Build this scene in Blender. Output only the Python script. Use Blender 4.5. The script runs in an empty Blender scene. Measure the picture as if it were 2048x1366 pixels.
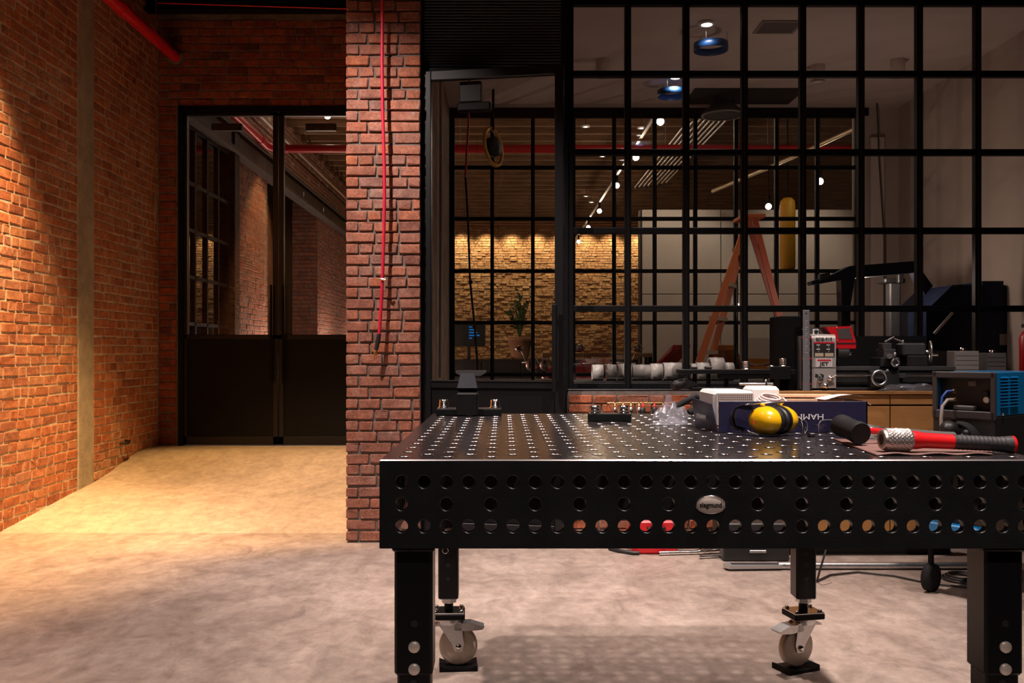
import bpy, math, random
from mathutils import Vector, Matrix, noise

# ---------------------------------------------------------------- camera, world, lights, exposure
sc = bpy.context.scene
COL = sc.collection
F, CX, CY, H = 1820.0, 1008.5, 702.0, 1.21          # focal length and vanishing point in pixels of a 2048 wide frame, eye height
cd = bpy.data.cameras.new('camera'); cam = bpy.data.objects.new('camera', cd); COL.objects.link(cam)
cam.location = (0, 0, H); cam.rotation_euler = (math.pi/2, 0, 0)
cd.sensor_width = 36.0; cd.lens = F/2048*36; cd.shift_x = (1024-CX)/2048; cd.shift_y = (CY-683)/2048
cd.clip_start = 0.05; cd.clip_end = 100
sc.camera = cam
w = bpy.data.worlds.new('world'); sc.world = w; w.use_nodes = True
w.node_tree.nodes['Background'].inputs[0].default_value = (0.010, 0.010, 0.014, 1)
w.node_tree.nodes['Background'].inputs[1].default_value = 0.3
vs = sc.view_settings
vs.view_transform = 'Standard'; vs.look = 'None'; vs.gamma = 1.0; vs.use_curve_mapping = False
vs.exposure = 0.0
sc.cycles.use_denoising = True
sc.cycles.max_bounces = 8; sc.cycles.diffuse_bounces = 3; sc.cycles.glossy_bounces = 4
sc.cycles.transparent_max_bounces = 24; sc.cycles.sample_clamp_indirect = 4.0
sc.cycles.caustics_reflective = False; sc.cycles.caustics_refractive = False

def spot(name, loc, target, power, color, angle=70, blend=0.7, radius=0.06):
    d = bpy.data.lights.new(name, 'SPOT'); d.energy = power; d.color = color
    d.spot_size = math.radians(angle); d.spot_blend = blend; d.shadow_soft_size = radius
    o = bpy.data.objects.new(name, d); COL.objects.link(o); o.location = loc
    o.rotation_euler = (Vector(target)-Vector(loc)).to_track_quat('-Z', 'Y').to_euler()
    o['kind'] = 'helper'
    return o
def point(name, loc, power, color, radius=0.05):
    d = bpy.data.lights.new(name, 'POINT'); d.energy = power; d.color = color; d.shadow_soft_size = radius
    o = bpy.data.objects.new(name, d); COL.objects.link(o); o.location = loc; o['kind'] = 'helper'
    return o
NEU, WARM = (1.0, .83, .76), (1.0, .55, .18)
# shop: ceiling spots over and behind the table, plus an added front fill
spot('shop_spot', (0.9, 4.70, 4.35), (0.75, 4.75, 0), 780, NEU, 62, 1.0)
spot('shop_spot', (2.4, 3.4, 4.35), (2.2, 4.6, 0.5), 380, NEU, 60, 1.0)
spot('shop_spot', (-1.2, 2.4, 4.35), (-1.3, 3.2, 0), 860, NEU, 70, 1.0)
spot('shop_spot', (-1.5, 3.9, 4.35), (-0.75, 5.75, 1.1), 780, NEU, 62, 0.8, 0.03)
spot('shop_spot', (1.3, 1.9, 4.35), (0.95, 2.7, 0.9), 1000, NEU, 50, 1.0, 0.08)
spot('shop_spot', (0.4, -1.6, 4.35), (0.5, 2.0, 0.8), 280, NEU, 60, 1.0, 0.08)  # unseen fill added behind the viewer to brighten the table front
# ramp: warm ceiling spots
spot('ramp_spot', (-2.10, 5.95, 4.4), (-1.95, 7.10, 0.1), 1350, WARM, 52, 0.6)
spot('ramp_spot', (-2.62, 5.15, 4.4), (-3.37, 5.40, 1.3), 2500, (1, .61, .29), 62, 1.0)
# glazed room
spot('room_spot', (1.45, 6.56, 3.5), (1.45, 6.9, 0), 62, (1, .86, .80), 120, 1.0)
spot('room_spot', (1.47, 7.85, 3.5), (1.47, 7.95, 0), 62, (1, .86, .80), 120, 1.0)
point('room_fill', (2.75, 7.0, 1.75), 13, (1, .76, .64), 0.03)  # fill without a fixture, added to brighten the room
# hall beyond: wall washers on the far brick wall, track lamps
for x in (-2.6, -1.9, -1.2, -0.5, 0.2, 0.9, 1.6, 2.3, 3.0, 3.7):
    spot('hall_washer', (x, 25.28, 4.66), (x, 25.55, 2.6), 165, (1, .80, .51), 110, 1.0)
for y in (10.7, 12.65, 14.8, 17.5, 20.3):
    point('hall_lamp', (1.83, y, 3.75), 14, (1, .76, .52))
for x, y in ((-2.0, 12.8), (-1.2, 15.5)):
    point('hall_lamp', (x, y, 4.1), 9, (1, .70, .46))
point('hall_uplight', (-2.95, 12.85, 0.85), 90, (1, .74, .60), 0.03)
point('hall_uplight', (-2.95, 17.0, 0.9), 100, (1, .74, .60), 0.03)
point('hall_uplight', (-3.0, 19.6, 0.9), 60, (1, .74, .60), 0.03)
for x, y in ((2.9, 14.2), (4.9, 14.2)):
    spot('hall_spot', (x, y-.6, 4.1), (x, 15, 2.6), 80, (1, .86, .70), 80, 1.0)

# ---------------------------------------------------------------- helpers
def P(px, py, d):
    """a measured point of the place: picture position px, py at distance d from the eye"""
    return Vector(((px-CX)*d/F, d, H+(CY-py)*d/F))
def S(d): return d/F                                    # metres per pixel at distance d

class MB:
    def __init__(s): s.v, s.f, s.sm = [], [], []
    def add(s, verts, faces, smooth=False):
        n = len(s.v); s.v += [Vector(p) for p in verts]
        s.f += [tuple(i+n for i in f) for f in faces]; s.sm += [smooth]*len(faces)
        return s
    def box(s, a, b, rot=None, c=0.0):
        x0, y0, z0 = [min(p, q) for p, q in zip(a, b)]; x1, y1, z1 = [max(p, q) for p, q in zip(a, b)]
        c = min(c, (x1-x0)*.3, (y1-y0)*.3, (z1-z0)*.3)
        if c <= 0:
            vs_ = [Vector(p) for p in ((x0,y0,z0),(x1,y0,z0),(x1,y1,z0),(x0,y1,z0),(x0,y0,z1),(x1,y0,z1),(x1,y1,z1),(x0,y1,z1))]
            fs = [(0,3,2,1),(4,5,6,7),(0,1,5,4),(1,2,6,5),(2,3,7,6),(3,0,4,7)]
        else:
            vs_, idx = [], {}
            for i, X in enumerate((x0, x1)):
                for j, Y in enumerate((y0, y1)):
                    for k, Z in enumerate((z0, z1)):
                        sx, sy, sz = (1, -1)[i]*c, (1, -1)[j]*c, (1, -1)[k]*c
                        for ax in range(3):
                            idx[i,j,k,ax] = len(vs_)
                            vs_.append(Vector((X+(0 if ax == 0 else sx), Y+(0 if ax == 1 else sy), Z+(0 if ax == 2 else sz))))
            I = idx; fs = []
            for i in (0, 1):
                q = [I[i,0,0,0], I[i,1,0,0], I[i,1,1,0], I[i,0,1,0]]; fs.append(tuple(q if i else q[::-1]))
                q = [I[0,i,0,1], I[1,i,0,1], I[1,i,1,1], I[0,i,1,1]]; fs.append(tuple(q[::-1] if i else q))
                q = [I[0,0,i,2], I[1,0,i,2], I[1,1,i,2], I[0,1,i,2]]; fs.append(tuple(q if i else q[::-1]))
            for i in (0, 1):
                for j in (0, 1):
                    fs.append((I[i,j,0,0], I[i,j,1,0], I[i,j,1,1], I[i,j,0,1]))
                    fs.append((I[i,0,j,0], I[i,1,j,0], I[i,1,j,2], I[i,0,j,2]))
                    fs.append((I[0,i,j,1], I[1,i,j,1], I[1,i,j,2], I[0,i,j,2]))
                    for k in (0, 1): fs.append((I[i,j,k,0], I[i,j,k,1], I[i,j,k,2]))
        if rot is not None:
            m = sum(vs_, Vector())/len(vs_); vs_ = [m+rot @ (p-m) for p in vs_]
        return s.add(vs_, fs)
    def pbox(s, x0, y0, x1, y1, d, depth, c=0.0):
        a, b = P(x0, y1, d), P(x1, y0, d)
        return s.box((a.x, d, a.z), (b.x, d+depth, b.z), None, c)
    def prism(s, poly, vec, smooth=False):
        poly = [Vector(p) for p in poly]; n = len(poly); v = Vector(vec)
        s.add(poly+[p+v for p in poly], [tuple(range(n)), tuple(range(2*n-1, n-1, -1))])
        return s.add(poly+[p+v for p in poly], [(i, (i+1) % n, (i+1) % n+n, i+n) for i in range(n)], smooth)
    def pprism(s, pts, d, depth):
        return s.prism([P(x, y, d) for x, y in pts], (0, depth, 0))
    def lathe(s, o, axis, prof, n=20, smooth=True, cap=True):
        o = Vector(o); a = Vector(axis).normalized(); u = a.orthogonal().normalized(); v = a.cross(u)
        vs_ = []
        for t, r in prof:
            for k in range(n):
                q = 2*math.pi*k/n; vs_.append(o+a*t+(u*math.cos(q)+v*math.sin(q))*r)
        m = len(prof)
        s.add(vs_, [(i*n+k, i*n+(k+1) % n, (i+1)*n+(k+1) % n, (i+1)*n+k) for i in range(m-1) for k in range(n)], smooth)
        if cap:
            for i in (0, m-1):
                if prof[i][1] > 1e-5:
                    q = vs_[i*n:(i+1)*n]; s.add(q, [tuple(range(n))])
        return s
    def cyl(s, p, q, r, n=16, r2=None):
        p, q = Vector(p), Vector(q); L = (q-p).length
        return s.lathe(p, q-p, [(0, r), (L, r if r2 is None else r2)], n)
    def tube(s, pts, r, n=8, cap=True):
        pts = [Vector(p) for p in pts]; rings = []; u = None
        for i, p in enumerate(pts):
            t = (pts[min(i+1, len(pts)-1)]-pts[max(i-1, 0)]).normalized()
            u = t.orthogonal().normalized() if u is None else (u-t*u.dot(t)).normalized()
            v = t.cross(u); rr = r[i] if isinstance(r, (list, tuple)) else r
            rings += [p+(u*math.cos(2*math.pi*k/n)+v*math.sin(2*math.pi*k/n))*rr for k in range(n)]
        m = len(pts)
        s.add(rings, [(i*n+k, i*n+(k+1) % n, (i+1)*n+(k+1) % n, (i+1)*n+k) for i in range(m-1) for k in range(n)], True)
        if cap: s.add(rings[:n], [tuple(range(n))]); s.add(rings[-n:], [tuple(range(n))])
        return s
    def ball(s, c, rad, n=16, m=10, rot=None):
        c = Vector(c); rad = Vector((rad,)*3) if isinstance(rad, (int, float)) else Vector(rad); vs_ = []
        for i in range(m+1):
            th = math.pi*i/m
            for k in range(n):
                q = 2*math.pi*k/n
                p = Vector((math.sin(th)*math.cos(q)*rad.x, math.sin(th)*math.sin(q)*rad.y, math.cos(th)*rad.z))
                vs_.append(c+(rot @ p if rot else p))
        return s.add(vs_, [(i*n+k, i*n+(k+1) % n, (i+1)*n+(k+1) % n, (i+1)*n+k) for i in range(m) for k in range(n)], True)
    def torus(s, c, axis, R, r, n=28, m=10, a0=0, a1=2*math.pi):
        c = Vector(c); a = Vector(axis).normalized(); u = a.orthogonal().normalized(); v = a.cross(u)
        full = abs(a1-a0-2*math.pi) < 1e-6; k_ = n if full else n+1; vs_ = []
        for i in range(k_):
            q = a0+(a1-a0)*i/n; e = u*math.cos(q)+v*math.sin(q)
            vs_ += [c+e*(R+r*math.cos(2*math.pi*j/m))+a*(r*math.sin(2*math.pi*j/m)) for j in range(m)]
        return s.add(vs_, [(i*m+j, ((i+1) % k_)*m+j, ((i+1) % k_)*m+(j+1) % m, i*m+(j+1) % m) for i in range(n) for j in range(m)], True)
    def ring(s, c, axis, r0, r1, h, n=28):                # flat band: inner r0, outer r1, height h along axis
        return s.lathe(c, axis, [(0, r0), (0, r1), (h, r1), (h, r0), (0, r0)], n, True, False)
    def xf(s, M):
        s.v = [M @ p for p in s.v]; return s
    def build(s, name, mat, parent=None, world=True):
        off = Vector()
        if parent is not None and world:
            r = parent
            while r is not None: off = off+r.location; r = r.parent
        me = bpy.data.meshes.new(name)
        me.from_pydata([p-off for p in s.v], [], s.f)
        me.polygons.foreach_set('use_smooth', s.sm); me.materials.append(mat); me.validate(); me.update()
        # consistent outward normals where pieces are closed
        import bmesh
        bm = bmesh.new(); bm.from_mesh(me); bmesh.ops.remove_doubles(bm, verts=bm.verts, dist=1e-6) if False else None
        bmesh.ops.recalc_face_normals(bm, faces=bm.faces); bm.to_mesh(me); bm.free()
        o = bpy.data.objects.new(name, me); COL.objects.link(o)
        if parent is not None: o.parent = parent
        return o

def tag(o, label=None, cat=None, group=None, kind=None):
    if label: o['label'] = label
    if cat: o['category'] = cat
    if group: o['group'] = group
    if kind: o['kind'] = kind
    return o
def thing(name, label, cat, loc=(0, 0, 0), rz=0.0, group=None):
    o = bpy.data.objects.new(name, None); COL.objects.link(o); o.location = loc; o.rotation_euler = (0, 0, rz)
    o.empty_display_size = 0.05
    return tag(o, label, cat, group)
def struct(name, mb, mat, label=None):
    return tag(mb.build(name, mat), label, None, None, 'structure')
def struct_root(name, label=None):
    o = bpy.data.objects.new(name, None); COL.objects.link(o); return tag(o, label, None, None, 'structure')
def copy_tree(o, parent=None):
    c = o.copy(); COL.objects.link(c); c.parent = parent
    for ch in list(o.children): copy_tree(ch, c)
    return c
def text(body, loc, size, mat, parent, rot=(math.pi/2, 0, 0), align='CENTER', name='lettering', squeeze=1.0, bold=0.0):
    cu = bpy.data.curves.new(name, 'FONT'); cu.body = body; cu.size = size; cu.align_x = align; cu.align_y = 'CENTER'
    cu.extrude = 0.0004; cu.offset = bold; cu.materials.append(mat)
    o = bpy.data.objects.new(name, cu); COL.objects.link(o)
    bpy.context.view_layer.update()
    me = bpy.data.meshes.new_from_object(o.evaluated_get(bpy.context.evaluated_depsgraph_get()))
    bpy.data.objects.remove(o); o = bpy.data.objects.new(name, me); COL.objects.link(o)
    if not me.materials: me.materials.append(mat)
    off = Vector(); r = parent
    while r is not None: off = off+r.location; r = r.parent
    o.location = Vector(loc)-off; o.rotation_euler = rot; o.scale = (squeeze, 1, 1); o.parent = parent
    return o

# ---------------------------------------------------------------- materials
def nodes(m): return m.node_tree.nodes, m.node_tree.links
MATS = {}
def mat(name, col, rough=0.6, metal=0.0, var=0.0, vscale=8.0, bump=0.0, bscale=60.0, col2=None, spec=0.5, trans=0.0, coat=0.0, stretch=None, emit=None):
    if name in MATS: return MATS[name]
    m = bpy.data.materials.new(name); m.use_nodes = True; MATS[name] = m
    N, L = nodes(m); b = N['Principled BSDF']
    b.inputs['Base Color'].default_value = (*col, 1); b.inputs['Roughness'].default_value = rough
    b.inputs['Metallic'].default_value = metal; b.inputs['Specular IOR Level'].default_value = spec
    b.inputs['Transmission Weight'].default_value = trans; b.inputs['Coat Weight'].default_value = coat
    if emit:
        b.inputs['Emission Color'].default_value = (*col, 1); b.inputs['Emission Strength'].default_value = emit
    if var or bump or col2:
        g = N.new('ShaderNodeNewGeometry'); src = g.outputs['Position']
        if stretch:
            mp = N.new('ShaderNodeMapping'); mp.inputs['Scale'].default_value = stretch; L.new(src, mp.inputs[0]); src = mp.outputs[0]
        if var or col2:
            t = N.new('ShaderNodeTexNoise'); t.inputs['Scale'].default_value = vscale; t.inputs['Detail'].default_value = 5; t.inputs['Roughness'].default_value = .65
            L.new(src, t.inputs['Vector'])
            r = N.new('ShaderNodeValToRGB'); r.color_ramp.elements[0].position = .35; r.color_ramp.elements[1].position = .68
            c2 = col2 if col2 else tuple(min(1, c*(1+var)) for c in col)
            c1 = col if col2 else tuple(c*(1-var) for c in col)
            r.color_ramp.elements[0].color = (*c1, 1); r.color_ramp.elements[1].color = (*c2, 1)
            L.new(t.outputs['Fac'], r.inputs[0]); L.new(r.outputs[0], b.inputs['Base Color'])
        if bump:
            t = N.new('ShaderNodeTexNoise'); t.inputs['Scale'].default_value = bscale; t.inputs['Detail'].default_value = 4
            L.new(src, t.inputs['Vector'])
            bp = N.new('ShaderNodeBump'); bp.inputs['Strength'].default_value = min(1, bump); bp.inputs['Distance'].default_value = .006
            L.new(t.outputs['Fac'], bp.inputs['Height']); L.new(bp.outputs[0], b.inputs['Normal'])
    return m
def glass_mat(name, tint=(.93, .93, .92), refl=1.0, base=0.045, rough=0.0):
    m = bpy.data.materials.new(name); m.use_nodes = True; MATS[name] = m
    N, L = nodes(m); N.remove(N['Principled BSDF']); out = N['Material Output']
    lw = N.new('ShaderNodeLayerWeight'); lw.inputs[0].default_value = .5
    pw = N.new('ShaderNodeMath'); pw.operation = 'POWER'; pw.inputs[1].default_value = 5; L.new(lw.outputs['Facing'], pw.inputs[0])
    ma = N.new('ShaderNodeMath'); ma.operation = 'MULTIPLY_ADD'; ma.inputs[1].default_value = (1-base)*refl; ma.inputs[2].default_value = base; L.new(pw.outputs[0], ma.inputs[0])
    tr = N.new('ShaderNodeBsdfTransparent'); tr.inputs[0].default_value = (*tint, 1)
    gl = N.new('ShaderNodeBsdfGlossy'); gl.inputs['Roughness'].default_value = rough
    mx = N.new('ShaderNodeMixShader'); L.new(ma.outputs[0], mx.inputs[0]); L.new(tr.outputs[0], mx.inputs[1]); L.new(gl.outputs[0], mx.inputs[2])
    L.new(mx.outputs[0], out.inputs[0])
    return m
def emit_mat(name, col, strength):
    m = bpy.data.materials.new(name); m.use_nodes = True; MATS[name] = m
    N, L = nodes(m); N.remove(N['Principled BSDF']); e = N.new('ShaderNodeEmission')
    e.inputs[0].default_value = (*col, 1); e.inputs[1].default_value = strength; L.new(e.outputs[0], N['Material Output'].inputs[0])
    return m
def brick_mat(name, cols, pale=(.50, .38, .28), pale_amt=0.5, pale_scale=1.7, rough=0.85):
    m = bpy.data.materials.new(name); m.use_nodes = True; MATS[name] = m
    N, L = nodes(m); b = N['Principled BSDF']; b.inputs['Roughness'].default_value = rough; b.inputs['Specular IOR Level'].default_value = .3
    oi = N.new('ShaderNodeObjectInfo'); g = N.new('ShaderNodeNewGeometry')
    ad = N.new('ShaderNodeMath'); ad.operation = 'MULTIPLY_ADD'; ad.inputs[1].default_value = 7.13
    L.new(g.outputs['Random Per Island'], ad.inputs[0]); L.new(oi.outputs['Random'], ad.inputs[2])
    fr = N.new('ShaderNodeMath'); fr.operation = 'FRACT'; L.new(ad.outputs[0], fr.inputs[0])
    r = N.new('ShaderNodeValToRGB'); e = r.color_ramp.elements
    while len(e) < len(cols): e.new(0.5)
    for i, c in enumerate(cols): e[i].position = i/(len(cols)-1); e[i].color = (*c, 1)
    L.new(fr.outputs[0], r.inputs[0])
    def noise_n(scale, detail=4, rg=.6):
        t = N.new('ShaderNodeTexNoise'); t.inputs['Scale'].default_value = scale; t.inputs['Detail'].default_value = detail; t.inputs['Roughness'].default_value = rg
        L.new(g.outputs['Position'], t.inputs['Vector']); return t.outputs['Fac']
    def mix(kind, fac, a, bb):
        x = N.new('ShaderNodeMix'); x.data_type = 'RGBA'; x.blend_type = kind
        if isinstance(fac, float): x.inputs[0].default_value = fac
        else: L.new(fac, x.inputs[0])
        L.new(a, x.inputs[6])
        if isinstance(bb, tuple): x.inputs[7].default_value = (*bb, 1)
        else: L.new(bb, x.inputs[7])
        return x.outputs[2]
    def ramp(src, lo, hi, a=(0, 0, 0), bb=(1, 1, 1)):
        q = N.new('ShaderNodeValToRGB'); q.color_ramp.elements[0].position = lo; q.color_ramp.elements[1].position = hi
        q.color_ramp.elements[0].color = (*a, 1); q.color_ramp.elements[1].color = (*bb, 1); L.new(src, q.inputs[0]); return q.outputs[0]
    c = mix('MULTIPLY', 0.75, r.outputs[0], ramp(noise_n(14), .3, .7, (.55, .5, .48), (1.25, 1.2, 1.15)))
    c = mix('MULTIPLY', 0.6, c, ramp(noise_n(75, 3), .35, .65, (.55, .52, .5), (1.2, 1.2, 1.2)))
    if pale_amt > 0:
        m1 = ramp(noise_n(pale_scale, 5, .7), .50, .70); m2 = ramp(noise_n(30, 4, .7), .42, .62)
        mm = N.new('ShaderNodeMath'); mm.operation = 'MULTIPLY'; L.new(m1, mm.inputs[0]); L.new(m2, mm.inputs[1])
        m3 = N.new('ShaderNodeMath'); m3.operation = 'MULTIPLY'; m3.inputs[1].default_value = pale_amt; L.new(mm.outputs[0], m3.inputs[0])
        c = mix('MIX', m3.outputs[0], c, pale)
    L.new(c, b.inputs['Base Color'])
    bp = N.new('ShaderNodeBump'); bp.inputs['Strength'].default_value = .7; bp.inputs['Distance'].default_value = .006
    L.new(noise_n(110, 5, .7), bp.inputs['Height']); L.new(bp.outputs[0], b.inputs['Normal'])
    return m

BR_A = brick_mat('brick_common', [(.42,.14,.065), (.54,.20,.09), (.48,.18,.085), (.58,.26,.13), (.34,.115,.06), (.56,.23,.12), (.52,.18,.075), (.46,.20,.12)], pale=(.60,.47,.34), pale_amt=.85)
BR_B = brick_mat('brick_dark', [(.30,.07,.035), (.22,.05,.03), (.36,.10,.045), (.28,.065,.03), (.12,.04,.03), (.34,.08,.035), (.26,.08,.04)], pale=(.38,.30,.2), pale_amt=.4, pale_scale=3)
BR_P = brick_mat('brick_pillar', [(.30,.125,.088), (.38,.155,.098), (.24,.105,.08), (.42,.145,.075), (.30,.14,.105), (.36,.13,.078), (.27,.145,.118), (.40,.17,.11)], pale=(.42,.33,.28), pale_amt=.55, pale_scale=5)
BR_F = brick_mat('brick_far', [(.42,.22,.10), (.52,.30,.14), (.36,.18,.085), (.56,.34,.17), (.46,.24,.11)], pale=(.6,.48,.30), pale_amt=.6)
MORTAR = mat('mortar_tan', (.52,.43,.33), .95, var=.3, vscale=9, bump=.6, bscale=90)
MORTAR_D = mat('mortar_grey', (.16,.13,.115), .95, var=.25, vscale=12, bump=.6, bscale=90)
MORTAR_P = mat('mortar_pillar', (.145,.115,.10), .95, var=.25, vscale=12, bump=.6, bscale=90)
CONCRETE = mat('concrete_strip', (.36,.31,.24), .9, var=.2, vscale=6, bump=.5, bscale=40)
STEEL = mat('black_steel', (.005,.005,.006), .55, var=.2, vscale=20, spec=.14)
STEEL2 = mat('black_steel_satin', (.007,.007,.0085), .36, spec=.32)
GLASS = glass_mat('pane_glass', refl=.9)
GLASSM = glass_mat('pane_glass_dark', tint=(.06,.06,.07), refl=1.3, base=.09)
WOODC = mat('ceiling_wood', (.22,.115,.055), .75, var=.4, vscale=2.5, stretch=(1, 12, 12), bump=.3, bscale=20)
DARK = mat('dark_paint', (.02,.019,.018), .7)
PLASTER = mat('room_plaster', (.50,.41,.36), .8, var=.06, vscale=2)
PLASTER_C = mat('room_ceiling_paint', (.60,.50,.45), .8, var=.04, vscale=2)
RED = mat('red_paint', (.62,.010,.018), .38, spec=.5, coat=.2)
CHROME = mat('chrome', (.82,.80,.78), .16, 1.0)
ALU = mat('aluminium', (.62,.62,.63), .34, 1.0, var=.1, vscale=30)
BLACKP = mat('black_plastic', (.014,.014,.015), .45)
RUBBER = mat('black_rubber', (.011,.011,.012), .75, spec=.3)
WHITEP = mat('white_plastic', (.88,.87,.86), .45)
BRASS = mat('brass', (.75,.48,.18), .3, 1.0)
CARD = mat('cardboard', (.50,.31,.17), .85, var=.1, vscale=8)
CLEAR = glass_mat('clear_plastic', tint=(.90,.90,.92), refl=1.5, base=.10, rough=.12)
FILM = None
def film_mat(name, white, clear):
    m = glass_mat(name, tint=(.92,.92,.95), refl=2.0, base=.14, rough=.15); N, L = nodes(m)
    out = N['Material Output']; src = out.inputs[0].links[0].from_socket
    df = N.new('ShaderNodeBsdfDiffuse'); df.inputs[0].default_value = (*white, 1)
    mx = N.new('ShaderNodeMixShader'); mx.inputs[0].default_value = clear; L.new(src, mx.inputs[1]); L.new(df.outputs[0], mx.inputs[2]); L.new(mx.outputs[0], out.inputs[0])
    return m
INK = mat('ink_black', (.012,.012,.012), .6)
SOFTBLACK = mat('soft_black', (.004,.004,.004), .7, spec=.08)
GREYM = mat('grey_machine', (.055,.055,.058), .5, var=.12, vscale=20)

# ---------------------------------------------------------------- floor material
def floor_mat(name, c1, c2, c3, rough):
    m = bpy.data.materials.new(name); m.use_nodes = True; MATS[name] = m
    N, L = nodes(m); b = N['Principled BSDF']; b.inputs['Specular IOR Level'].default_value = .35
    g = N.new('ShaderNodeNewGeometry')
    def nz(scale, det, st, rg=.62, dist=0.0):
        mp = N.new('ShaderNodeMapping'); mp.inputs['Scale'].default_value = st; L.new(g.outputs['Position'], mp.inputs[0])
        t = N.new('ShaderNodeTexNoise'); t.inputs['Scale'].default_value = scale; t.inputs['Detail'].default_value = det
        t.inputs['Roughness'].default_value = rg; t.inputs['Distortion'].default_value = dist; L.new(mp.outputs[0], t.inputs[0]); return t.outputs['Fac']
    def ramp(src, stops):
        q = N.new('ShaderNodeValToRGB'); e = q.color_ramp.elements
        while len(e) < len(stops): e.new(.5)
        for i, (p, c) in enumerate(stops): e[i].position = p; e[i].color = (*c, 1)
        L.new(src, q.inputs[0]); return q.outputs[0]
    a = ramp(nz(3.4, 10, (1.3, .9, 1), .7, .8), [(.34, c1), (.5, c2), (.66, c3)])
    s2 = ramp(nz(13, 7, (1.2, .9, 1), .7, .4), [(.36, (.66,.64,.62)), (.62, (1.12,1.1,1.08))])
    x = N.new('ShaderNodeMix'); x.data_type = 'RGBA'; x.blend_type = 'MULTIPLY'; x.inputs[0].default_value = .6; L.new(a, x.inputs[6]); L.new(s2, x.inputs[7])
    s3 = ramp(nz(.5, 5, (1, 1, 1), .6, .8), [(.40, (.55,.54,.53)), (.55, (1, 1, 1))])
    y = N.new('ShaderNodeMix'); y.data_type = 'RGBA'; y.blend_type = 'MULTIPLY'; y.inputs[0].default_value = .28; L.new(x.outputs[2], y.inputs[6]); L.new(s3, y.inputs[7])
    L.new(y.outputs[2], b.inputs['Base Color'])
    rr = ramp(nz(4, 5, (1, 1, 1)), [(.3, (rough-.1,)*3), (.7, (rough+.12,)*3)]); L.new(rr, b.inputs['Roughness'])
    bp = N.new('ShaderNodeBump'); bp.inputs['Strength'].default_value = .25; bp.inputs['Distance'].default_value = .004
    L.new(nz(22, 6, (1, 1, 1), .7), bp.inputs['Height']); L.new(bp.outputs[0], b.inputs['Normal'])
    return m
FLOOR = floor_mat('floor_concrete', (.26,.205,.175), (.36,.29,.25), (.44,.365,.315), .45)
RAMPM = floor_mat('ramp_concrete', (.34,.275,.225), (.41,.335,.275), (.46,.385,.32), .7)

# ---------------------------------------------------------------- the setting
XL, YB, YW, YP = -3.37, 8.86, 5.85, 5.75              # left wall, back wall, glazing, pillar face
ZC = 4.62
struct('floor', MB().box((-4, -4, -.12), (8, YB, 0)), FLOOR, 'polished grey concrete workshop floor with streaky stains')
prof = [(6.05, 0), (6.30, .024), (6.5, .045), (7.0, .095), (7.47, .135), (7.75, .175), (8.04, .228), (8.25, .268), (8.42, .286), (8.86, .288)]
mb = MB(); nx = 30; rv = []
for i in range(nx+1):
    X = XL-.02+(2.40)*i/nx
    for (yy, zz) in prof: rv.append((X, yy, zz+(.004*noise.noise((X*2, yy*2, 3)) if zz > 0 else 0)))
n = len(prof)
mb.add(rv, [(i*n+k, (i+1)*n+k, (i+1)*n+k+1, i*n+k+1) for i in range(nx) for k in range(n-1)], True)
mb.prism([(XL-.02, p[0], p[1]) for p in prof]+[(XL-.02, 8.86, -.05), (XL-.02, 6.05, -.05)], (2.4, 0, 0)) if False else None
mb.add([(XL+2.38, yy, zz) for yy, zz in prof]+[(XL+2.38, 8.86, -.02), (XL+2.38, 6.05, -.02)], [tuple(range(n+2))])
struct('ramp', mb, RAMPM, 'smooth concrete ramp rising to the black double door')
# ceiling with joists over the shop
ceil = struct('ceiling', MB().box((-4, -4, ZC), (8, YB+.0, ZC+.15)), WOODC, 'dark timber ceiling of the workshop')
for k in range(9):
    y = 8.0-k*1.1
    MB().box((XL, y-.05, ZC-.24), (7, y+.05, ZC), None, .008).build('joist', WOODC, ceil)
bm_ = MB().box((XL, 8.50, 4.40), (-1.0, 8.62, 4.415)).box((XL, 8.50, 4.60), (-1.0, 8.62, 4.62)).box((XL, 8.553, 4.415), (-1.0, 8.567, 4.60))
struct('trim_1', bm_, STEEL, 'black steel beam across the top of the back wall')

# bricks ------------------------------------------------------------------
RNG = random.Random(7)
def brick_geo(rng, lx, lz, ly=.06, c=.005, jit=.003):
    j = lambda a=jit: rng.uniform(-a, a)
    k = rng.uniform(.5, 1.3)*c
    out = [(k, 0), (lx-k, 0), (lx, k), (lx, lz-k), (lx-k, lz), (k, lz), (0, lz-k), (0, k)]
    out = [(x+j(), z+j()*.8) for x, z in out]
    mx, mz = lx/2, lz/2
    inn = [(mx+(x-mx)*(1-2*c/lx), mz+(z-mz)*(1-2*c/lz)) for x, z in out]
    vs_ = [(x, ly, z) for x, z in out]+[(x, c*.8, z) for x, z in out]+[(x, j(.0025), z) for x, z in inn]
    fs = [(i, (i+1) % 8, 8+(i+1) % 8, 8+i) for i in range(8)]+[(8+i, 8+(i+1) % 8, 16+(i+1) % 8, 16+i) for i in range(8)]+[tuple(range(16, 24))]
    return vs_, fs
TEMPL = {}
def brick_mesh(kind, m):
    key = (kind, m.name)
    if key not in TEMPL:
        L_ = []
        for q in range(9):
            vs_, fs = brick_geo(RNG, {'s': .205, 'q': .15, 'h': .095}[kind], .06)
            me = bpy.data.meshes.new('brick'); me.from_pydata(vs_, [], fs); me.polygons.foreach_set('use_smooth', [8 <= q_ < 16 for q_ in range(len(fs))]); me.materials.append(m); me.update(); L_.append(me)
        TEMPL[key] = L_
    return RNG.choice(TEMPL[key])
def in_view(p):
    x, y = CX+F*p.x/p.y, CY-F*(p.z-H)/p.y
    return -10 < x < 2058 and -10 < y < 1376
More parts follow.
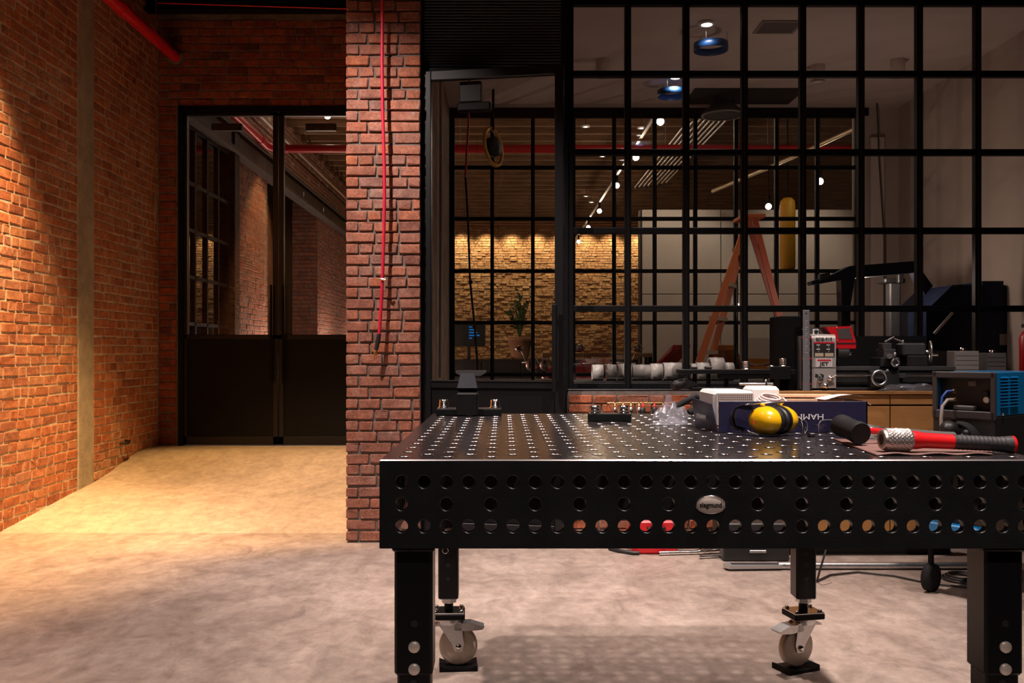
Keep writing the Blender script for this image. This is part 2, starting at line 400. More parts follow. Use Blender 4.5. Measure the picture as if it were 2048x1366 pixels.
def bricks(parent, axis, face, spans, z0, course, joint, m, nrows, proud=.006, pattern='mix', limit=300, hole=None, zmax=99, jd=.0035, tilt=1.0):
    """rows of bricks on a wall: axis 'x' faces the room along -Y, axis 'y' faces it along +X"""
    todo = []
    for r in range(nrows):
        z = z0+r*course
        if z+course > zmax: break
        for (u0, u1) in spans(r) if callable(spans) else spans:
            u = u0; first = True
            while u < u1-.03:
                if pattern == 'common': ln = .095 if r % 6 == 5 else .205
                elif pattern == 'pillar': ln = ([.087, .192, .152] if r % 2 == 0 else RNG.choice([[.195, .12, .09], [.15, .095, .095, .09]]))[0] if first else RNG.choice([.095, .15, .205])
                else: ln = RNG.choice([.205, .205, .205, .095, .10, .15])
                if first and pattern != 'pillar': ln = RNG.choice([.095, .15, .205, .205, .12])
                ln *= RNG.uniform(.94, 1.05); first = False
                if u+ln > u1-.05: ln = u1-u
                e = min(u+ln, u1)
                if not (hole and hole(u, e, z, z+course)):
                    todo.append((u, e-u-joint, z+RNG.uniform(-.0025, .0025), course-joint))
                u = e
    def area(t):
        c = Vector((t[0]+t[1]/2, face, t[2])) if axis == 'x' else Vector((face, t[0]+t[1]/2, t[2]))
        return (1/c.y**3 if axis == 'y' else 1/c.y**2)*t[1] if c.y > .5 and in_view(c) else -1
    todo.sort(key=area, reverse=True)
    rest = MB()
    for i, (u, ln, z, h) in enumerate(todo):
        dp = -proud+RNG.uniform(-jd, jd)
        if i < limit and area((u, ln, z, h)) > 0:
            kind = 'h' if ln < .12 else 'q' if ln < .175 else 's'
            me = brick_mesh(kind, m); L0 = {'s': .205, 'q': .15, 'h': .095}[kind]
            o = bpy.data.objects.new('brick', me); COL.objects.link(o); o.parent = parent
            o.scale = (ln/L0, 1, h/.06)
            if axis == 'x': o.location = (u, face+dp, z); o.rotation_euler = (RNG.uniform(-.02, .02), RNG.uniform(-.006, .006), RNG.uniform(-.015, .015))
            else: o.location = (face-dp, u, z); o.rotation_euler = (RNG.uniform(-.02, .02)*tilt, RNG.uniform(-.008, .008), math.pi/2+RNG.uniform(-.012, .012)*tilt)
        else:
            vs_, fs = brick_geo(RNG, ln, h)
            if axis == 'x': vs_ = [(x+u, y+face+dp, zz+z) for x, y, zz in vs_]
            else: vs_ = [(face-dp-y, x+u, zz+z) for x, y, zz in vs_]
            rest.add(vs_, fs, False)
    if rest.v:
        o = rest.build('bricks', m, parent); o['kind'] = 'stuff'

def ramp_z(y):
    if y < prof[0][0]: return 0
    for a, b in zip(prof, prof[1:]):
        if a[0] <= y <= b[0]: return a[1]+(b[1]-a[1])*(y-a[0])/(b[0]-a[0])
    return .288
wl = struct('wall_left', MB().box((XL-.3, 4.9, 0), (XL, YB+.3, ZC)), MORTAR, 'orange brick side wall washed by warm light')
bricks(wl, 'y', XL, [(5.0, 7.185), (7.468, YB)], 0.0, .0742, .010, BR_A, 62, proud=.004, zmax=ZC, jd=.002, tilt=.4,
       hole=lambda u0, u1, z0, z1: z1 < ramp_z(u0)-.02)
mb = MB(); nz_ = 26; st = []
for k in range(nz_+1):
    z = .10+(ZC-.10)*k/nz_
    a, b = 7.190+.009*noise.noise((0, 0, z*3)), 7.462+.012*noise.noise((4, 0, z*3)); x = XL+.008
    st += [(XL-.02, a-.004, z), (x, a+.006, z), (x, b-.006, z), (XL-.02, b+.004, z)]
mb.add(st, [(k*4+i, k*4+i+1, k*4+i+5, k*4+i+4) for k in range(nz_) for i in range(3)], False)
struct('trim_2', mb, CONCRETE, 'vertical concrete strip set into the orange brick side wall')
struct('wall_left_front', MB().box((XL-.3, -4, 0), (XL, 4.9, ZC)), mat('plain_brick_wall', (.30,.14,.08), .9, var=.4, vscale=6), 'side wall continuing towards the viewer')
# back wall with the opening of the double door
DX0, DX1, DZ0, DZ1 = -3.17, -1.23, .288, 3.59
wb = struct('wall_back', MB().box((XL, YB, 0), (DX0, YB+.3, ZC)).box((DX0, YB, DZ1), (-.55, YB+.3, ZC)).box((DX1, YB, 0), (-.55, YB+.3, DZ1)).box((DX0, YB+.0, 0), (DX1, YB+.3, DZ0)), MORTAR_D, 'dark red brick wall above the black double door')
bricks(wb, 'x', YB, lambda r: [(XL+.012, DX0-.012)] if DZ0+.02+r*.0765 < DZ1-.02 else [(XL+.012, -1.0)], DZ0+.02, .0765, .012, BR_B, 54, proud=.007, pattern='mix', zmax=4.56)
# brick pillar
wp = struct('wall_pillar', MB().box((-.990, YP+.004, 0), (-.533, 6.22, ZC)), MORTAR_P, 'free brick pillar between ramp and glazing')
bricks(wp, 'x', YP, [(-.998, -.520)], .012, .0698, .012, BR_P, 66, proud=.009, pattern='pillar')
struct('wall_corridor', MB().box((-.99, 6.22, 0), (-.55, YB, ZC)), MORTAR_D, 'side wall of the ramp behind the brick pillar')
# brick parapet under the glazing
ws = struct('wall_parapet', MB().box((.405, YP+.004, 0), (4.6, 6.05, .955)), MORTAR_D, 'low brick parapet under the black steel glazing')
bricks(ws, 'x', YP, [(.41, 4.3)], .032, .0608, .013, brick_mat('brick_parapet', [(.40,.10,.04), (.44,.12,.045), (.17,.12,.10), (.42,.13,.06), (.30,.12,.08), (.46,.13,.045)], pale=(.4,.32,.27), pale_amt=.5, pale_scale=5), 15, proud=.008)
# enclosing walls out of view
SHELL = mat('shop_wall', (.16,.12,.10), .9, var=.2, vscale=3)
struct('wall_right', MB().box((6.4, -4, 0), (6.6, YP, ZC)), SHELL, 'plain side wall of the workshop')
struct('wall_rear', MB().box((-4, -4.2, 0), (8, -4, ZC)), SHELL, 'plain wall behind the viewer')
struct('wall_header', MB().box((-.533, YP+.05, 3.62), (6.6, 6.1, ZC)).box((4.35, YP+.05, 0), (6.6, 6.1, 3.62)), DARK, 'dark wall over the steel glazing')

# glazing -----------------------------------------------------------------
def glazing(name, label, xs, zs, y, bar, pane_m, zlo, depth=.05, fat=None):
    r = struct_root(name, label)
    fat = fat or bar*1.25
    for i, x in enumerate(xs):
        wdt = fat if i in (0, len(xs)-1) else bar
        MB().box((x-wdt/2, y, zlo), (x+wdt/2, y+depth, zs[0]+.02), None, .004).build('frame' if i in (0, len(xs)-1) else 'mullion', STEEL, r)
        if wdt == bar: MB().box((x-bar*.22, y-.014, zlo), (x+bar*.22, y, zs[0]), None, .003).build('glazing_bead', STEEL2, r)
    for i, z in enumerate(zs):
        edge = i in (0, len(zs)-1)
        for xa, xb in zip(xs, xs[1:]):
            MB().box((xa+bar*.4, y+.004, z-bar/2), (xb-bar*.4, y+depth-.004, z+bar/2), None, .004).build('frame' if edge else 'transom', STEEL, r)
    for xa, xb in zip(xs, xs[1:]):
        for za, zb in zip(zs[1:], zs):
            MB().box((xa+bar*.3, y+.024, za+bar*.3), (xb-bar*.3, y+.030, zb-bar*.3)).build('pane', pane_m, r)
    return r
ZR = [3.455, 2.995, 2.490, 1.985, 1.483, .985]
sW = YW/F
xs1 = [(1139.5+116.85*k-CX)*sW for k in range(9)]
w1 = glazing('window_1', 'large black steel grid window in front of the glazed room', xs1, ZR, YW, .040, GLASS, .93)
MB().box((xs1[0]-.02, YP+.02, .945), (4.2, YW+.06, .968), None, .004).build('window_sill', STEEL2, w1)
MB().box((xs1[0], YW, 3.47), (xs1[-1], YW+.05, 3.62)).build('window_head', STEEL, w1)
sB = YB/F
xs2 = [(903+81.4*k-CX)*sB for k in range(11)]
w2 = glazing('window_2', 'second steel grid window between the glazed room and the hall', xs2, [3.50, 3.0, 2.5, 1.99, 1.487, .98], YB, .036, GLASS, .93, fat=.06)
MB().box((-.55, YB, 3.50), (3.55, YB+.06, 3.58)).build('window_head', STEEL, w2)
# door post and louvre beside the pillar
pr = struct_root('trim_3', 'black steel door post with louvre over the glazed door')
MB().box((-.533, YW-.03, 0), (-.512, YW+.06, 3.62), None, .003).build('post', STEEL, pr)
MB().box((.365, YW-.01, 0), (.412, YW+.06, 3.62), None, .003).build('post', STEEL, pr)
MB().box((-.52, YW+.0, 3.01), (.37, YW+.05, 3.03)).build('rail', STEEL, pr)
for k in range(31):
    z = 3.035+k*.0192
    rot = Matrix.Rotation(math.radians(-38), 3, 'X')
    MB().box((-.512, YW-.004, z), (.366, YW+.026, z+.004), rot).build('louvre_slat', mat('louvre_metal', (.035,.032,.032), .5), pr)
MB().box((-.512, YW+.045, 3.03), (.366, YW+.05, 3.62)).build('louvre_backing', DARK, pr)
# the ajar door, hinged at the pillar
d2 = struct_root('door_2', 'glazed black steel door standing ajar beside the brick pillar')
d2.location = (-.512, YW, 0); d2.rotation_euler = (0, 0, math.radians(-9.6))
DW, DH = .90, 2.995
def dpart(name, a, b, m, c=.004, par=d2): return MB().box(a, b, None, c).build(name, m, par, False)
dpart('stile', (0, -.045, .02), (.052, 0, DH), STEEL2); dpart('stile', (DW-.055, -.045, .02), (DW, 0, DH), STEEL2)
dpart('rail', (.052, -.045, DH-.06), (DW-.055, 0, DH), STEEL2); dpart('rail', (.052, -.045, .975), (DW-.055, 0, 1.015), STEEL2)
dpart('rail', (.052, -.045, .02), (DW-.055, 0, .12), STEEL2); dpart('kick_panel', (.052, -.032, .12), (DW-.055, -.012, .975), STEEL)
dpart('pane', (.05, -.026, 1.01), (DW-.05, -.020, DH-.055), GLASS, 0)
dpart('glazing_bead', (.052, -.05, 1.015), (DW-.055, -.03, 1.024), STEEL2, .002)
hd = dpart('door_handle', (DW-.065, -.115, .95), (DW-.035, -.085, 1.50), STEEL, .006)
dpart('handle_post', (DW-.058, -.086, 1.40), (DW-.042, -.04, 1.42), STEEL, 0, hd); dpart('handle_post', (DW-.058, -.086, 1.02), (DW-.042, -.04, 1.04), STEEL, 0, hd)
for z in (.35, 1.62, 2.72): MB().lathe((-.004, -.05, z), (0, 0, 1), [(0, .012), (.13, .012)], 10).build('hinge', STEEL, d2, False)
dpart('door_closer', (.21, .0, 2.74), (.43, .06, 2.80), STEEL, .01); dpart('closer_bracket', (.23, .0, 2.80), (.37, .05, 2.93), STEEL2, .004)
# black double door on the landing
d1 = struct_root('door_1', 'black steel double door with glazed upper halves at the head of the ramp')
MB().box((DX0, YB-.02, DZ0), (DX0+.05, YB+.08, DZ1)).box((DX1-.05, YB-.02, DZ0), (DX1, YB+.08, DZ1)).box((DX0, YB-.02, DZ1-.05), (DX1, YB+.08, DZ1)).build('frame', STEEL, d1)
DM = (DX0+DX1)/2
for sgn, (xa, xb) in ((1, (DX0+.05, DM-.003)), (-1, (DM+.003, DX1-.05))):
    lf = MB().box((xa, YB, 1.325), (xb, YB+.05, 1.37), None, .004).build('door_leaf', STEEL2, d1)
    for q0, q1 in ((xa, xa+.03 if sgn > 0 else xa+.05), (xb-.05 if sgn > 0 else xb-.03, xb)):
        MB().box((q0, YB, DZ0+.01), (q1, YB+.05, DZ1-.055), None, .004).build('stile', STEEL2, lf)
    MB().box((xa, YB, DZ1-.09), (xb, YB+.05, DZ1-.055), None, .004).build('rail', STEEL2, lf)
    MB().box((xa, YB, DZ0+.01), (xb, YB+.05, DZ0+.09), None, .004).build('rail', STEEL2, lf)
    MB().box((xa, YB+.015, DZ0+.09), (xb, YB+.035, 1.33)).build('kick_panel', STEEL, lf)
    MB().box((xa+.02, YB+.02, 1.36), (xb-.02, YB+.026, DZ1-.08)).build('pane', GLASS, lf)
    hx = xb-.055 if sgn > 0 else xa+.055
    MB().cyl((hx, YB-.05, .90), (hx, YB-.05, 1.85), .012, 10).build('door_handle', STEEL, lf)
    MB().box((xa+.25, YB+.05, DZ1-.22), (xa+.55, YB+.10, DZ1-.15), None, .006).build('door_closer', BLACKP, lf)

# glazed room -------------------------------------------------------------
struct('ceiling_room', MB().box((-.6, 6.1, 3.58), (5, YB, 3.70)), PLASTER_C, 'pale painted ceiling of the glazed room')
XR = 3.84
struct('wall_room_right', MB().box((XR, 6.1, 0), (XR+.2, YB, 3.58)), PLASTER, 'pale side wall of the glazed room')
struct('wall_room_back', MB().box((3.50, YB, 0), (XR, YB+.3, 3.58)).box((-.55, YB, 3.58), (XR+.2, YB+.3, ZC)).box((-.55, YB+.05, 0), (3.5, YB+.3, .93)), PLASTER, 'pale back wall of the glazed room around the hall window')
struct('wall_room_left', MB().box((-.55, 6.1, 0), (-.535, YB, 3.58)), mat('room_left_brick', (.30,.20,.15), .85, var=.35, vscale=7), 'brown side wall seen through the ajar glazed door')
# hall --------------------------------------------------------------------
HZ, HY = 4.95, 25.6
HFLOOR = mat('hall_floor', (.14,.10,.08), .5, var=.2, vscale=3)
struct('floor_hall', MB().box((-6, YB+.3, -.1), (9, HY+.3, 0)).box((DX0, YB, -.1), (DX1, YB+.3, .285)), HFLOOR, 'dark concrete floor of the hall')
hc = struct('ceiling_hall', MB().box((-6, YB+.3, HZ), (9, HY+.3, HZ+.15)), WOODC, 'timber ceiling of the hall')
for k in range(33):
    y = 9.6+k*.5
    MB().box((XL, y-.04, HZ-.26), (8.8, y+.04, HZ)).build('joist', WOODC, hc)
hf = struct('wall_hall_far', MB().box((-6, HY+.03, 0), (4.15, HY+.3, HZ)), mat('mortar_far', (.30,.19,.10), .95, var=.2, vscale=8), 'far brick wall of the hall lit gold from above')
bricks(hf, 'x', HY, [(-3.6, 4.1)], .45, .070, .010, BR_F, 62, proud=.0, limit=0, zmax=4.9, jd=.009)
PANEL = mat('hall_panel', (.54,.45,.39), .28, var=.05, vscale=2)
hp = struct('wall_hall_panels', MB().box((2.25, 15.06, 0), (9, 15.3, 3.55)), DARK, 'pale panelled partition in the hall')
for i in range(5):
    for j in range(2):
        x0 = 2.28+i*1.30
        MB().box((x0, 15.0, .05+j*2.1), (x0+1.288, 15.06, 2.14+j*1.40), None, .006).build('panel', PANEL, hp)
struct('wall_hall_right', MB().box((8.8, YB+.3, 0), (9, HY, HZ)).box((4.15, HY, 0), (9, HY+.3, HZ)), PLASTER, 'plain end wall of the hall')
struct('wall_hall_return', MB().box((4.1, 24.9, 0), (4.3, HY, HZ)), mat('return_brown', (.34,.22,.14), .8), 'brown return beside the far brick wall')
# left flank of the hall: piers with openings
hl = struct('wall_hall_left', MB().box((XL-.3, YB+.3, 3.9), (XL, HY, HZ)), MORTAR, 'brick flank of the hall over the openings')
bricks(hl, 'y', XL, [(YB+.35, HY)], 3.92, .074, .01, BR_P, 14, proud=.004, limit=0)
for k, (ya, yb) in enumerate(((11.25, 12.95), (16.4, 20.5))):
    p = struct('wall_hall_pier', MB().box((XL-.45, ya+.01, 0), (XL, yb-.01, 3.9)), MORTAR_P, ('first brick pier beyond the double door, lit from below', 'second brick pier deeper in the hall with ragged lit edge')[k])
    bricks(p, 'y', XL, [(ya, yb)], .05, .072, .01, BR_P, 53, proud=.004, limit=0)
    bricks(p, 'x', ya, [(XL-.45, XL+.004)], .05, .072, .01, BR_P, 53, proud=.004, limit=0)
struct('wall_hall_outer', MB().box((XL-1.6, YB+.3, 0), (XL-1.5, HY, HZ)), DARK, 'dark sheet standing in for the unlit space behind the brick piers')  # dark colour stands in for the shade beyond the openings
bmx = MB()
for ya, yb in ((9.2, 20.6),):
    bmx.box((XL-.02, ya, 3.62), (XL+.16, yb, 3.66)).box((XL-.02, ya, 3.88), (XL+.16, yb, 3.92)).box((XL+.05, ya, 3.66), (XL+.07, yb, 3.88))
struct('trim_4', bmx, mat('rust_steel', (.05,.028,.018), .7, var=.3, vscale=6), 'brown steel beam along the flank of the hall')
xs3 = [9.45, 9.85, 10.25, 10.65, 11.05]
r3 = struct_root('window_3', 'dark steel grid window in the flank of the hall mirroring the gold wall')
for i, y in enumerate(xs3): MB().box((XL-.03, y-.02, .4), (XL+.03, y+.02, 3.6)).build('mullion', STEEL, r3)
MB().box((XL-.05, 11.05, 0), (XL+.10, 11.25, 3.9)).build('frame', STEEL, r3)
for z in (.4, 1.0, 1.5, 2.0, 2.5, 3.0, 3.6): MB().box((XL-.03, 9.45, z-.018), (XL+.03, 11.05, z+.018)).build('transom', STEEL, r3)
for ya, yb in zip(xs3, xs3[1:]):
    for za, zb in zip((.4, 1.0, 1.5, 2.0, 2.5, 3.0), (1.0, 1.5, 2.0, 2.5, 3.0, 3.6)):
        MB().box((XL-.004, ya+.015, za+.012), (XL+.002, yb-.015, zb-.012)).build('pane', GLASSM, r3)

# ---------------------------------------------------------------- welding table
TABLE = mat('table_nitrided', (.030,.030,.034), .36, .55, var=.25, vscale=5, bump=.06, bscale=200, spec=.5)
TOPM = mat('table_top_steel', (.060,.054,.057), .20, .6, var=.15, vscale=3.5)
EDGE = mat('bright_edge', (.62,.60,.62), .25, 1.0)
RIM = mat('hole_rim', (.85,.82,.84), .20, 1.0)  # rim glints put into a metal far paler than the table top
TX0, TX1, TY0, TY1, ZT, TH = -.2805, 1.2195, 2.045, 3.545, .966, .200
tb = thing('welding_table', 'black steel welding table with a grid of round holes on caster legs', 'table', (.47, 2.795, 0))
def holed(mb, chm, o, u, v, nrm, nu, nv, has, th, seg=16, c=.05, R=.014, ch=.0028, back=True, bore=None):
    """plate of nu x nv cells of size c; cells where has(i, j) get a chamfered round hole going inwards (-nrm) by th"""
    o, u, v, nrm = Vector(o), Vector(u), Vector(v), Vector(nrm)
    cs = [(math.cos(2*math.pi*(k+.0)/seg), math.sin(2*math.pi*k/seg)) for k in range(seg)]
    for i in range(nu):
        for j in range(nv):
            m = o+u*(c*(i+.5))+v*(c*(j+.5)); h = c/2
            if not has(i, j):
                mb.add([m-u*h-v*h, m+u*h-v*h, m+u*h+v*h, m-u*h+v*h], [(0, 1, 2, 3)])
                if back: mb.add([m-u*h-v*h-nrm*th, m+u*h-v*h-nrm*th, m+u*h+v*h-nrm*th, m-u*h+v*h-nrm*th], [(3, 2, 1, 0)])
                continue
            sq = [m+(u*a+v*b)*(h/max(abs(a), abs(b))) for a, b in cs]
            rr_ = [[m+(u*a+v*b)*(R+ch*(1-math.sin(q)))-nrm*(ch*(1-math.cos(q))) for a, b in cs] for q in (.25, .61, .96, 1.32)]; r1 = rr_[0]; r2 = rr_[3]; r3 = [m+(u*a+v*b)*R-nrm*th for a, b in cs]
            Q = [(k, (k+1) % seg, seg+(k+1) % seg, seg+k) for k in range(seg)]
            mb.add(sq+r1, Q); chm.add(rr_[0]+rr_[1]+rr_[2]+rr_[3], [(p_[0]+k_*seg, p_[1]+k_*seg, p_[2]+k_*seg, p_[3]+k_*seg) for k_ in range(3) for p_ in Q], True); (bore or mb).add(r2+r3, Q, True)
            if back: mb.add(r3+[p-nrm*th for p in sq], Q)
def strip(mb, a, b, c_, d): mb.add([a, b, c_, d], [(0, 1, 2, 3)])
def raw_build(mb, name, m, parent):
    """keeps the face winding as written"""
    off = parent.location; me = bpy.data.meshes.new(name); me.from_pydata([p-off for p in mb.v], [], mb.f)
    me.polygons.foreach_set('use_smooth', mb.sm); me.materials.append(m); me.update()
    o = bpy.data.objects.new(name, me); COL.objects.link(o); o.parent = parent; return o
e = .003
top, chm, bores = MB(), MB(), MB()
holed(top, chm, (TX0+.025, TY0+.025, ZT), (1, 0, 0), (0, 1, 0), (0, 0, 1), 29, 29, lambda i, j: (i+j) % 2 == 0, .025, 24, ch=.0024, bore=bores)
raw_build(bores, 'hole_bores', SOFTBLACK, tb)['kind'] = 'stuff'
for a, b in (((TX0+e, TY0+e), (TX1-e, TY0+.025)), ((TX0+e, TY1-.025), (TX1-e, TY1-e)), ((TX0+e, TY0+.025), (TX0+.025, TY1-.025)), ((TX1-.025, TY0+.025), (TX1-e, TY1-.025))):
    strip(top, (a[0], a[1], ZT), (b[0], a[1], ZT), (b[0], b[1], ZT), (a[0], b[1], ZT))
tp = raw_build(top, 'table_top', TOPM, tb); tag(raw_build(chm, 'hole_chamfers', RIM, tb), 'bevelled rims of the holes in the table top, made pale for their glints', kind='stuff')
ed = MB()
c0 = [(TX0, TY0), (TX1, TY0), (TX1, TY1), (TX0, TY1)]; c1 = [(TX0+e, TY0+e), (TX1-e, TY0+e), (TX1-e, TY1-e), (TX0+e, TY1-e)]
for k in range(4):
    l = (k+1) % 4; ed.add([(*c0[k], ZT-e), (*c0[l], ZT-e), (*c1[l], ZT), (*c1[k], ZT)], [(0, 1, 2, 3)])
raw_build(ed, 'top_edge', EDGE, tb)['label'] = 'bevelled edge of the table top, made pale for its highlight'  # edge highlight put into a steel paler than the top
def apron(o, u, nrm, badge=None):
    mb, cm = MB(), MB(); u = Vector(u); nrm = Vector(nrm); o = Vector(o); zz = Vector((0, 0, 1))
    holed(mb, cm, o+u*.025+zz*(ZT-.175), u, (0, 0, 1), nrm, 29, 3, lambda i, j: j != 1 or (i % 2 == 0 and i != badge), .018, 24)
    z0, z1, zb, zt_ = ZT-.175, ZT-.025, ZT-TH, ZT-e
    for ua, ub, za, zb_ in ((0, 1.5, z1, zt_), (0, 1.5, zb, z0), (0, .025, z0, z1), (1.475, 1.5, z0, z1)):
        for dn, fl in ((0, False), (.018, True)):
            q = [o+u*ua+zz*za-nrm*dn, o+u*ub+zz*za-nrm*dn, o+u*ub+zz*zb_-nrm*dn, o+u*ua+zz*zb_-nrm*dn]; mb.add(q[::-1] if fl else q, [(0, 1, 2, 3)])
    mb.add([o+zz*zb, o+u*1.5+zz*zb, o+u*1.5+zz*zb-nrm*.018, o+zz*zb-nrm*.018], [(3, 2, 1, 0)])
    a = raw_build(mb, 'apron', TABLE, tb)
    off = a.location; raw_build(cm, 'hole_chamfers', TABLE_CH, tb)['kind'] = 'stuff'
    return a
TABLE_CH = mat('apron_chamfer', (.06,.058,.06), .3, .8)
ap = apron((TX0, TY0, 0), (1, 0, 0), (0, -1, 0), 14); apron((TX1, TY1, 0), (-1, 0, 0), (0, 1, 0))
apron((TX0, TY1, 0), (0, -1, 0), (-1, 0, 0)); apron((TX1, TY0, 0), (0, 1, 0), (1, 0, 0))
for k in range(3):
    y = TY0+.375*(k+1); MB().box((TX0+.03, y-.006, ZT-.18), (TX1-.03, y+.006, ZT-.026)).build('rib', TABLE, tb)
# badge
bx, bz = .4635, .8650
bd = MB().lathe((0, 0, 0), (0, -1, 0), [(0, .034), (.0025, .034), (.0035, .0325), (.0036, 0)], 40).xf(Matrix.Translation((bx, TY0, bz)) @ Matrix.Diagonal((1, 1, .60, 1))).build('badge', mat('badge_silver', (.62,.52,.47), .4, .3), tb)
bd['label'] = 'oval silver maker badge'
MB().lathe((0, 0, 0), (0, -1, 0), [(0, .0342), (.0042, .0342), (.0042, .0322), (.0036, .0322)], 40, True, False).xf(Matrix.Translation((bx, TY0, bz)) @ Matrix.Diagonal((1, 1, .60, 1))).build('badge_rim', CHROME, bd)
text('siegmund', (bx, TY0-.0042, bz-.001), .0165, INK, bd, squeeze=.80, bold=.0004)
# legs with casters
def leg(X, Y, swivel, lever):
    lg = MB().box((X-.044, Y-.044, .464), (X+.044, Y+.044, ZT-TH), None, .006).build('leg', STEEL2, tb)
    MB().box((X-.049, Y-.049, ZT-TH-.016), (X+.049, Y+.049, ZT-TH), None, .004).build('collar', STEEL2, lg)
    MB().box((X-.038, Y-.038, .27), (X+.038, Y+.038, .50), None, .005).build('leg_insert', STEEL2, lg)
    for z in (.531, .480): MB().lathe((X+.002, Y-.044, z), (0, -1, 0), [(0, .0135), (.004, .0135), (.006, .0115), (.0065, 0)], 20).build('bolt', mat('bolt_zinc', (.80,.72,.64), .35, .35), lg)
    MB().lathe((X+.002, Y-.0437, .584), (0, -1, 0), [(0, .0085), (.0008, .0085)], 14).build('peg_hole', INK, lg)
    for z in (.445, .40, .348): MB().lathe((X, Y-.0377, z), (0, -1, 0), [(0, .008), (.0008, .008)], 14).build('peg_hole', INK, lg)
    MB().lathe((X, Y, .252), (0, 0, 1), [(0, .030), (.018, .030)], 6, False).build('nut', ALU, lg)
    MB().lathe((X, Y, .215), (0, 0, 1), [(0, .017), (.045, .017)], 14).build('stem', STEEL, lg)
    # caster: plate, fork, wheel, pedal around a swivel axis
    M = Matrix.Translation((X, Y, 0)) @ Matrix.Rotation(swivel, 4, 'Z')
    Mp = Matrix.Translation((X, Y, 0)) @ Matrix.Rotation(swivel*.5, 4, 'Z')
    ct = MB().box((-.062, -.052, .195), (.062, .052, .217), None, .003).xf(Mp).build('caster', STEEL, tb)
    MB().box((-.060, -.050, .2172), (.060, .050, .2215), None, .001).xf(Mp).build('top_plate', CHROME, ct)
    for sx in (-.048, .048):
        for sy in (-.036, .036): MB().lathe((sx, sy, .2215), (0, 0, 1), [(0, .009), (.006, .009), (.009, .004), (.009, 0)], 10).xf(Mp).build('screw', CHROME, ct)
    MB().lathe((0, 0, .172), (0, 0, 1), [(0, .040), (.010, .046), (.022, .046)], 24).xf(M).build('swivel_ring', ALU, ct)
    wx, wz, wr = lever*.036, .086, .073
    for sy in (-.027, .024):
        MB().prism([(-.045, sy, .180), (.045, sy, .180), (wx+.022, sy, wz+.01), (wx+.014, sy, wz-.016), (wx-.014, sy, wz-.016), (wx-.024, sy, wz+.012)], (0, .003, 0)).xf(M).build('fork', ALU, ct)
    MB().lathe((wx, -.0195, wz), (0, 1, 0), [(0, .018), (0, .046), (.004, .052), (.002, .066), (.008, wr), (.031, wr), (.037, .066), (.035, .052), (.039, .046), (.039, .018)], 32).xf(M).build('wheel', mat('nylon_wheel', (.70,.62,.53), .42), ct)
    MB().lathe((wx, -.034, wz), (0, 1, 0), [(0, .0), (0, .010), (.008, .012), (.064, .012), (.070, .008), (.070, 0)], 12).xf(M).build('axle', CHROME, ct)
    pp = [(lever*.02, 0, .176), (lever*.085, 0, .176), (lever*.135, 0, .160), (lever*.128, 0, .150), (lever*.08, 0, .146), (lever*.02, 0, .150)]
    MB().prism([(a, -.027, c) for a, b, c in pp], (0, .054, 0)).xf(M).build('brake_pedal', ALU, ct)
    MB().prism([(-lever*.03, -.02, .176), (-lever*.072, -.02, .168), (-lever*.074, -.02, .160), (-lever*.03, -.02, .166)], (0, .04, 0)).xf(M).build('release_tab', ALU, ct)
    return M @ Vector((wx, 0, 0))
spots_ = [(-.2085, 2.132, .10, 1), (1.1475, 2.132, -.5, 1), (-.2120, 3.477, .08, 1), (1.1420, 3.477, .42, -1)]
nm = ['front leg nearest the ramp', 'front leg nearest the blue welder', 'rear leg nearest the brick pillar', 'rear leg nearest the tool bench']
for (X, Y, sw, lv), q in zip(spots_, nm):
    c_ = leg(X, Y, sw, lv)
    ch = MB().prism([(-.072, -.05, 0), (.072, -.05, 0), (.072, -.05, .022), (.045, -.05, .012), (0, -.05, .0115), (-.045, -.05, .012), (-.072, -.05, .022)], (0, .10, 0))
    ch.xf(Matrix.Rotation(sw, 4, 'Z'))
    o = ch.build('wheel_chock', STEEL, None); o.location = c_
    tag(o, 'black steel floor plate cradling the wheel of the %s' % q, 'wheel chock', 'plates under the table wheels')
# retaining clip hanging from the rear leg
MB().torus((-.222, 3.43, .458), (0, 1, 0), .011, .0015, 20, 6).build('retaining_clip', CHROME, tb)

# ---------------------------------------------------------------- on the table
def tob(px, py):                                           # point of the table top seen at px, py
    d = F*(H-ZT)/(py-CY); return P(px, py, d)
# clamping stop with chrome horn near the rear edge
d = 3.44; s = S(d)
st_ = thing('clamping_stop', 'black clamping stop with polished wedge and two round bolts at the table rear', 'clamp', (P(936, 830, d).x, d, ZT))
x0 = P(873, 0, d).x; x1 = P(1003, 0, d).x; xm = P(935, 0, d).x
MB().box((x0, d-.02, ZT), (x1, d+.05, ZT+.026), None, .003).build('base', STEEL, st_)
MB().box((x0+.002, d-.018, ZT+.026), (x1-.002, d+.048, ZT+.0275)).build('base_cover', EDGE, st_)
for x in (P(887, 0, d).x, P(990, 0, d).x):
    b_ = MB().lathe((x, d+.012, ZT+.0275), (0, 0, 1), [(0, .021), (.004, .022), (.006, .017), (.012, .019), (.014, .016), (.020, .019), (.022, .016), (.030, .018), (.033, .012), (.033, 0)], 20).build('clamping_bolt', CHROME, st_)
MB().box((xm-.041, d-.045, ZT), (xm+.041, d+.02, ZT+.088), None, .006).build('body', STEEL2, st_)
MB().prism([(xm-.038, d-.03, ZT+.105), (xm+.038, d-.03, ZT+.105), (xm+.026, d+.0, ZT+.160), (xm-.026, d+.0, ZT+.160)], (0, .03, 0)).build('wedge', mat('wedge_steel', (.022,.023,.028), .35, .8), st_)
MB().prism([(xm-.030, d-.01, ZT+.088), (xm+.034, d-.01, ZT+.088), (xm+.040, d-.01, ZT+.105), (xm-.040, d-.01, ZT+.105)], (0, .03, 0)).build('neck', STEEL, st_)
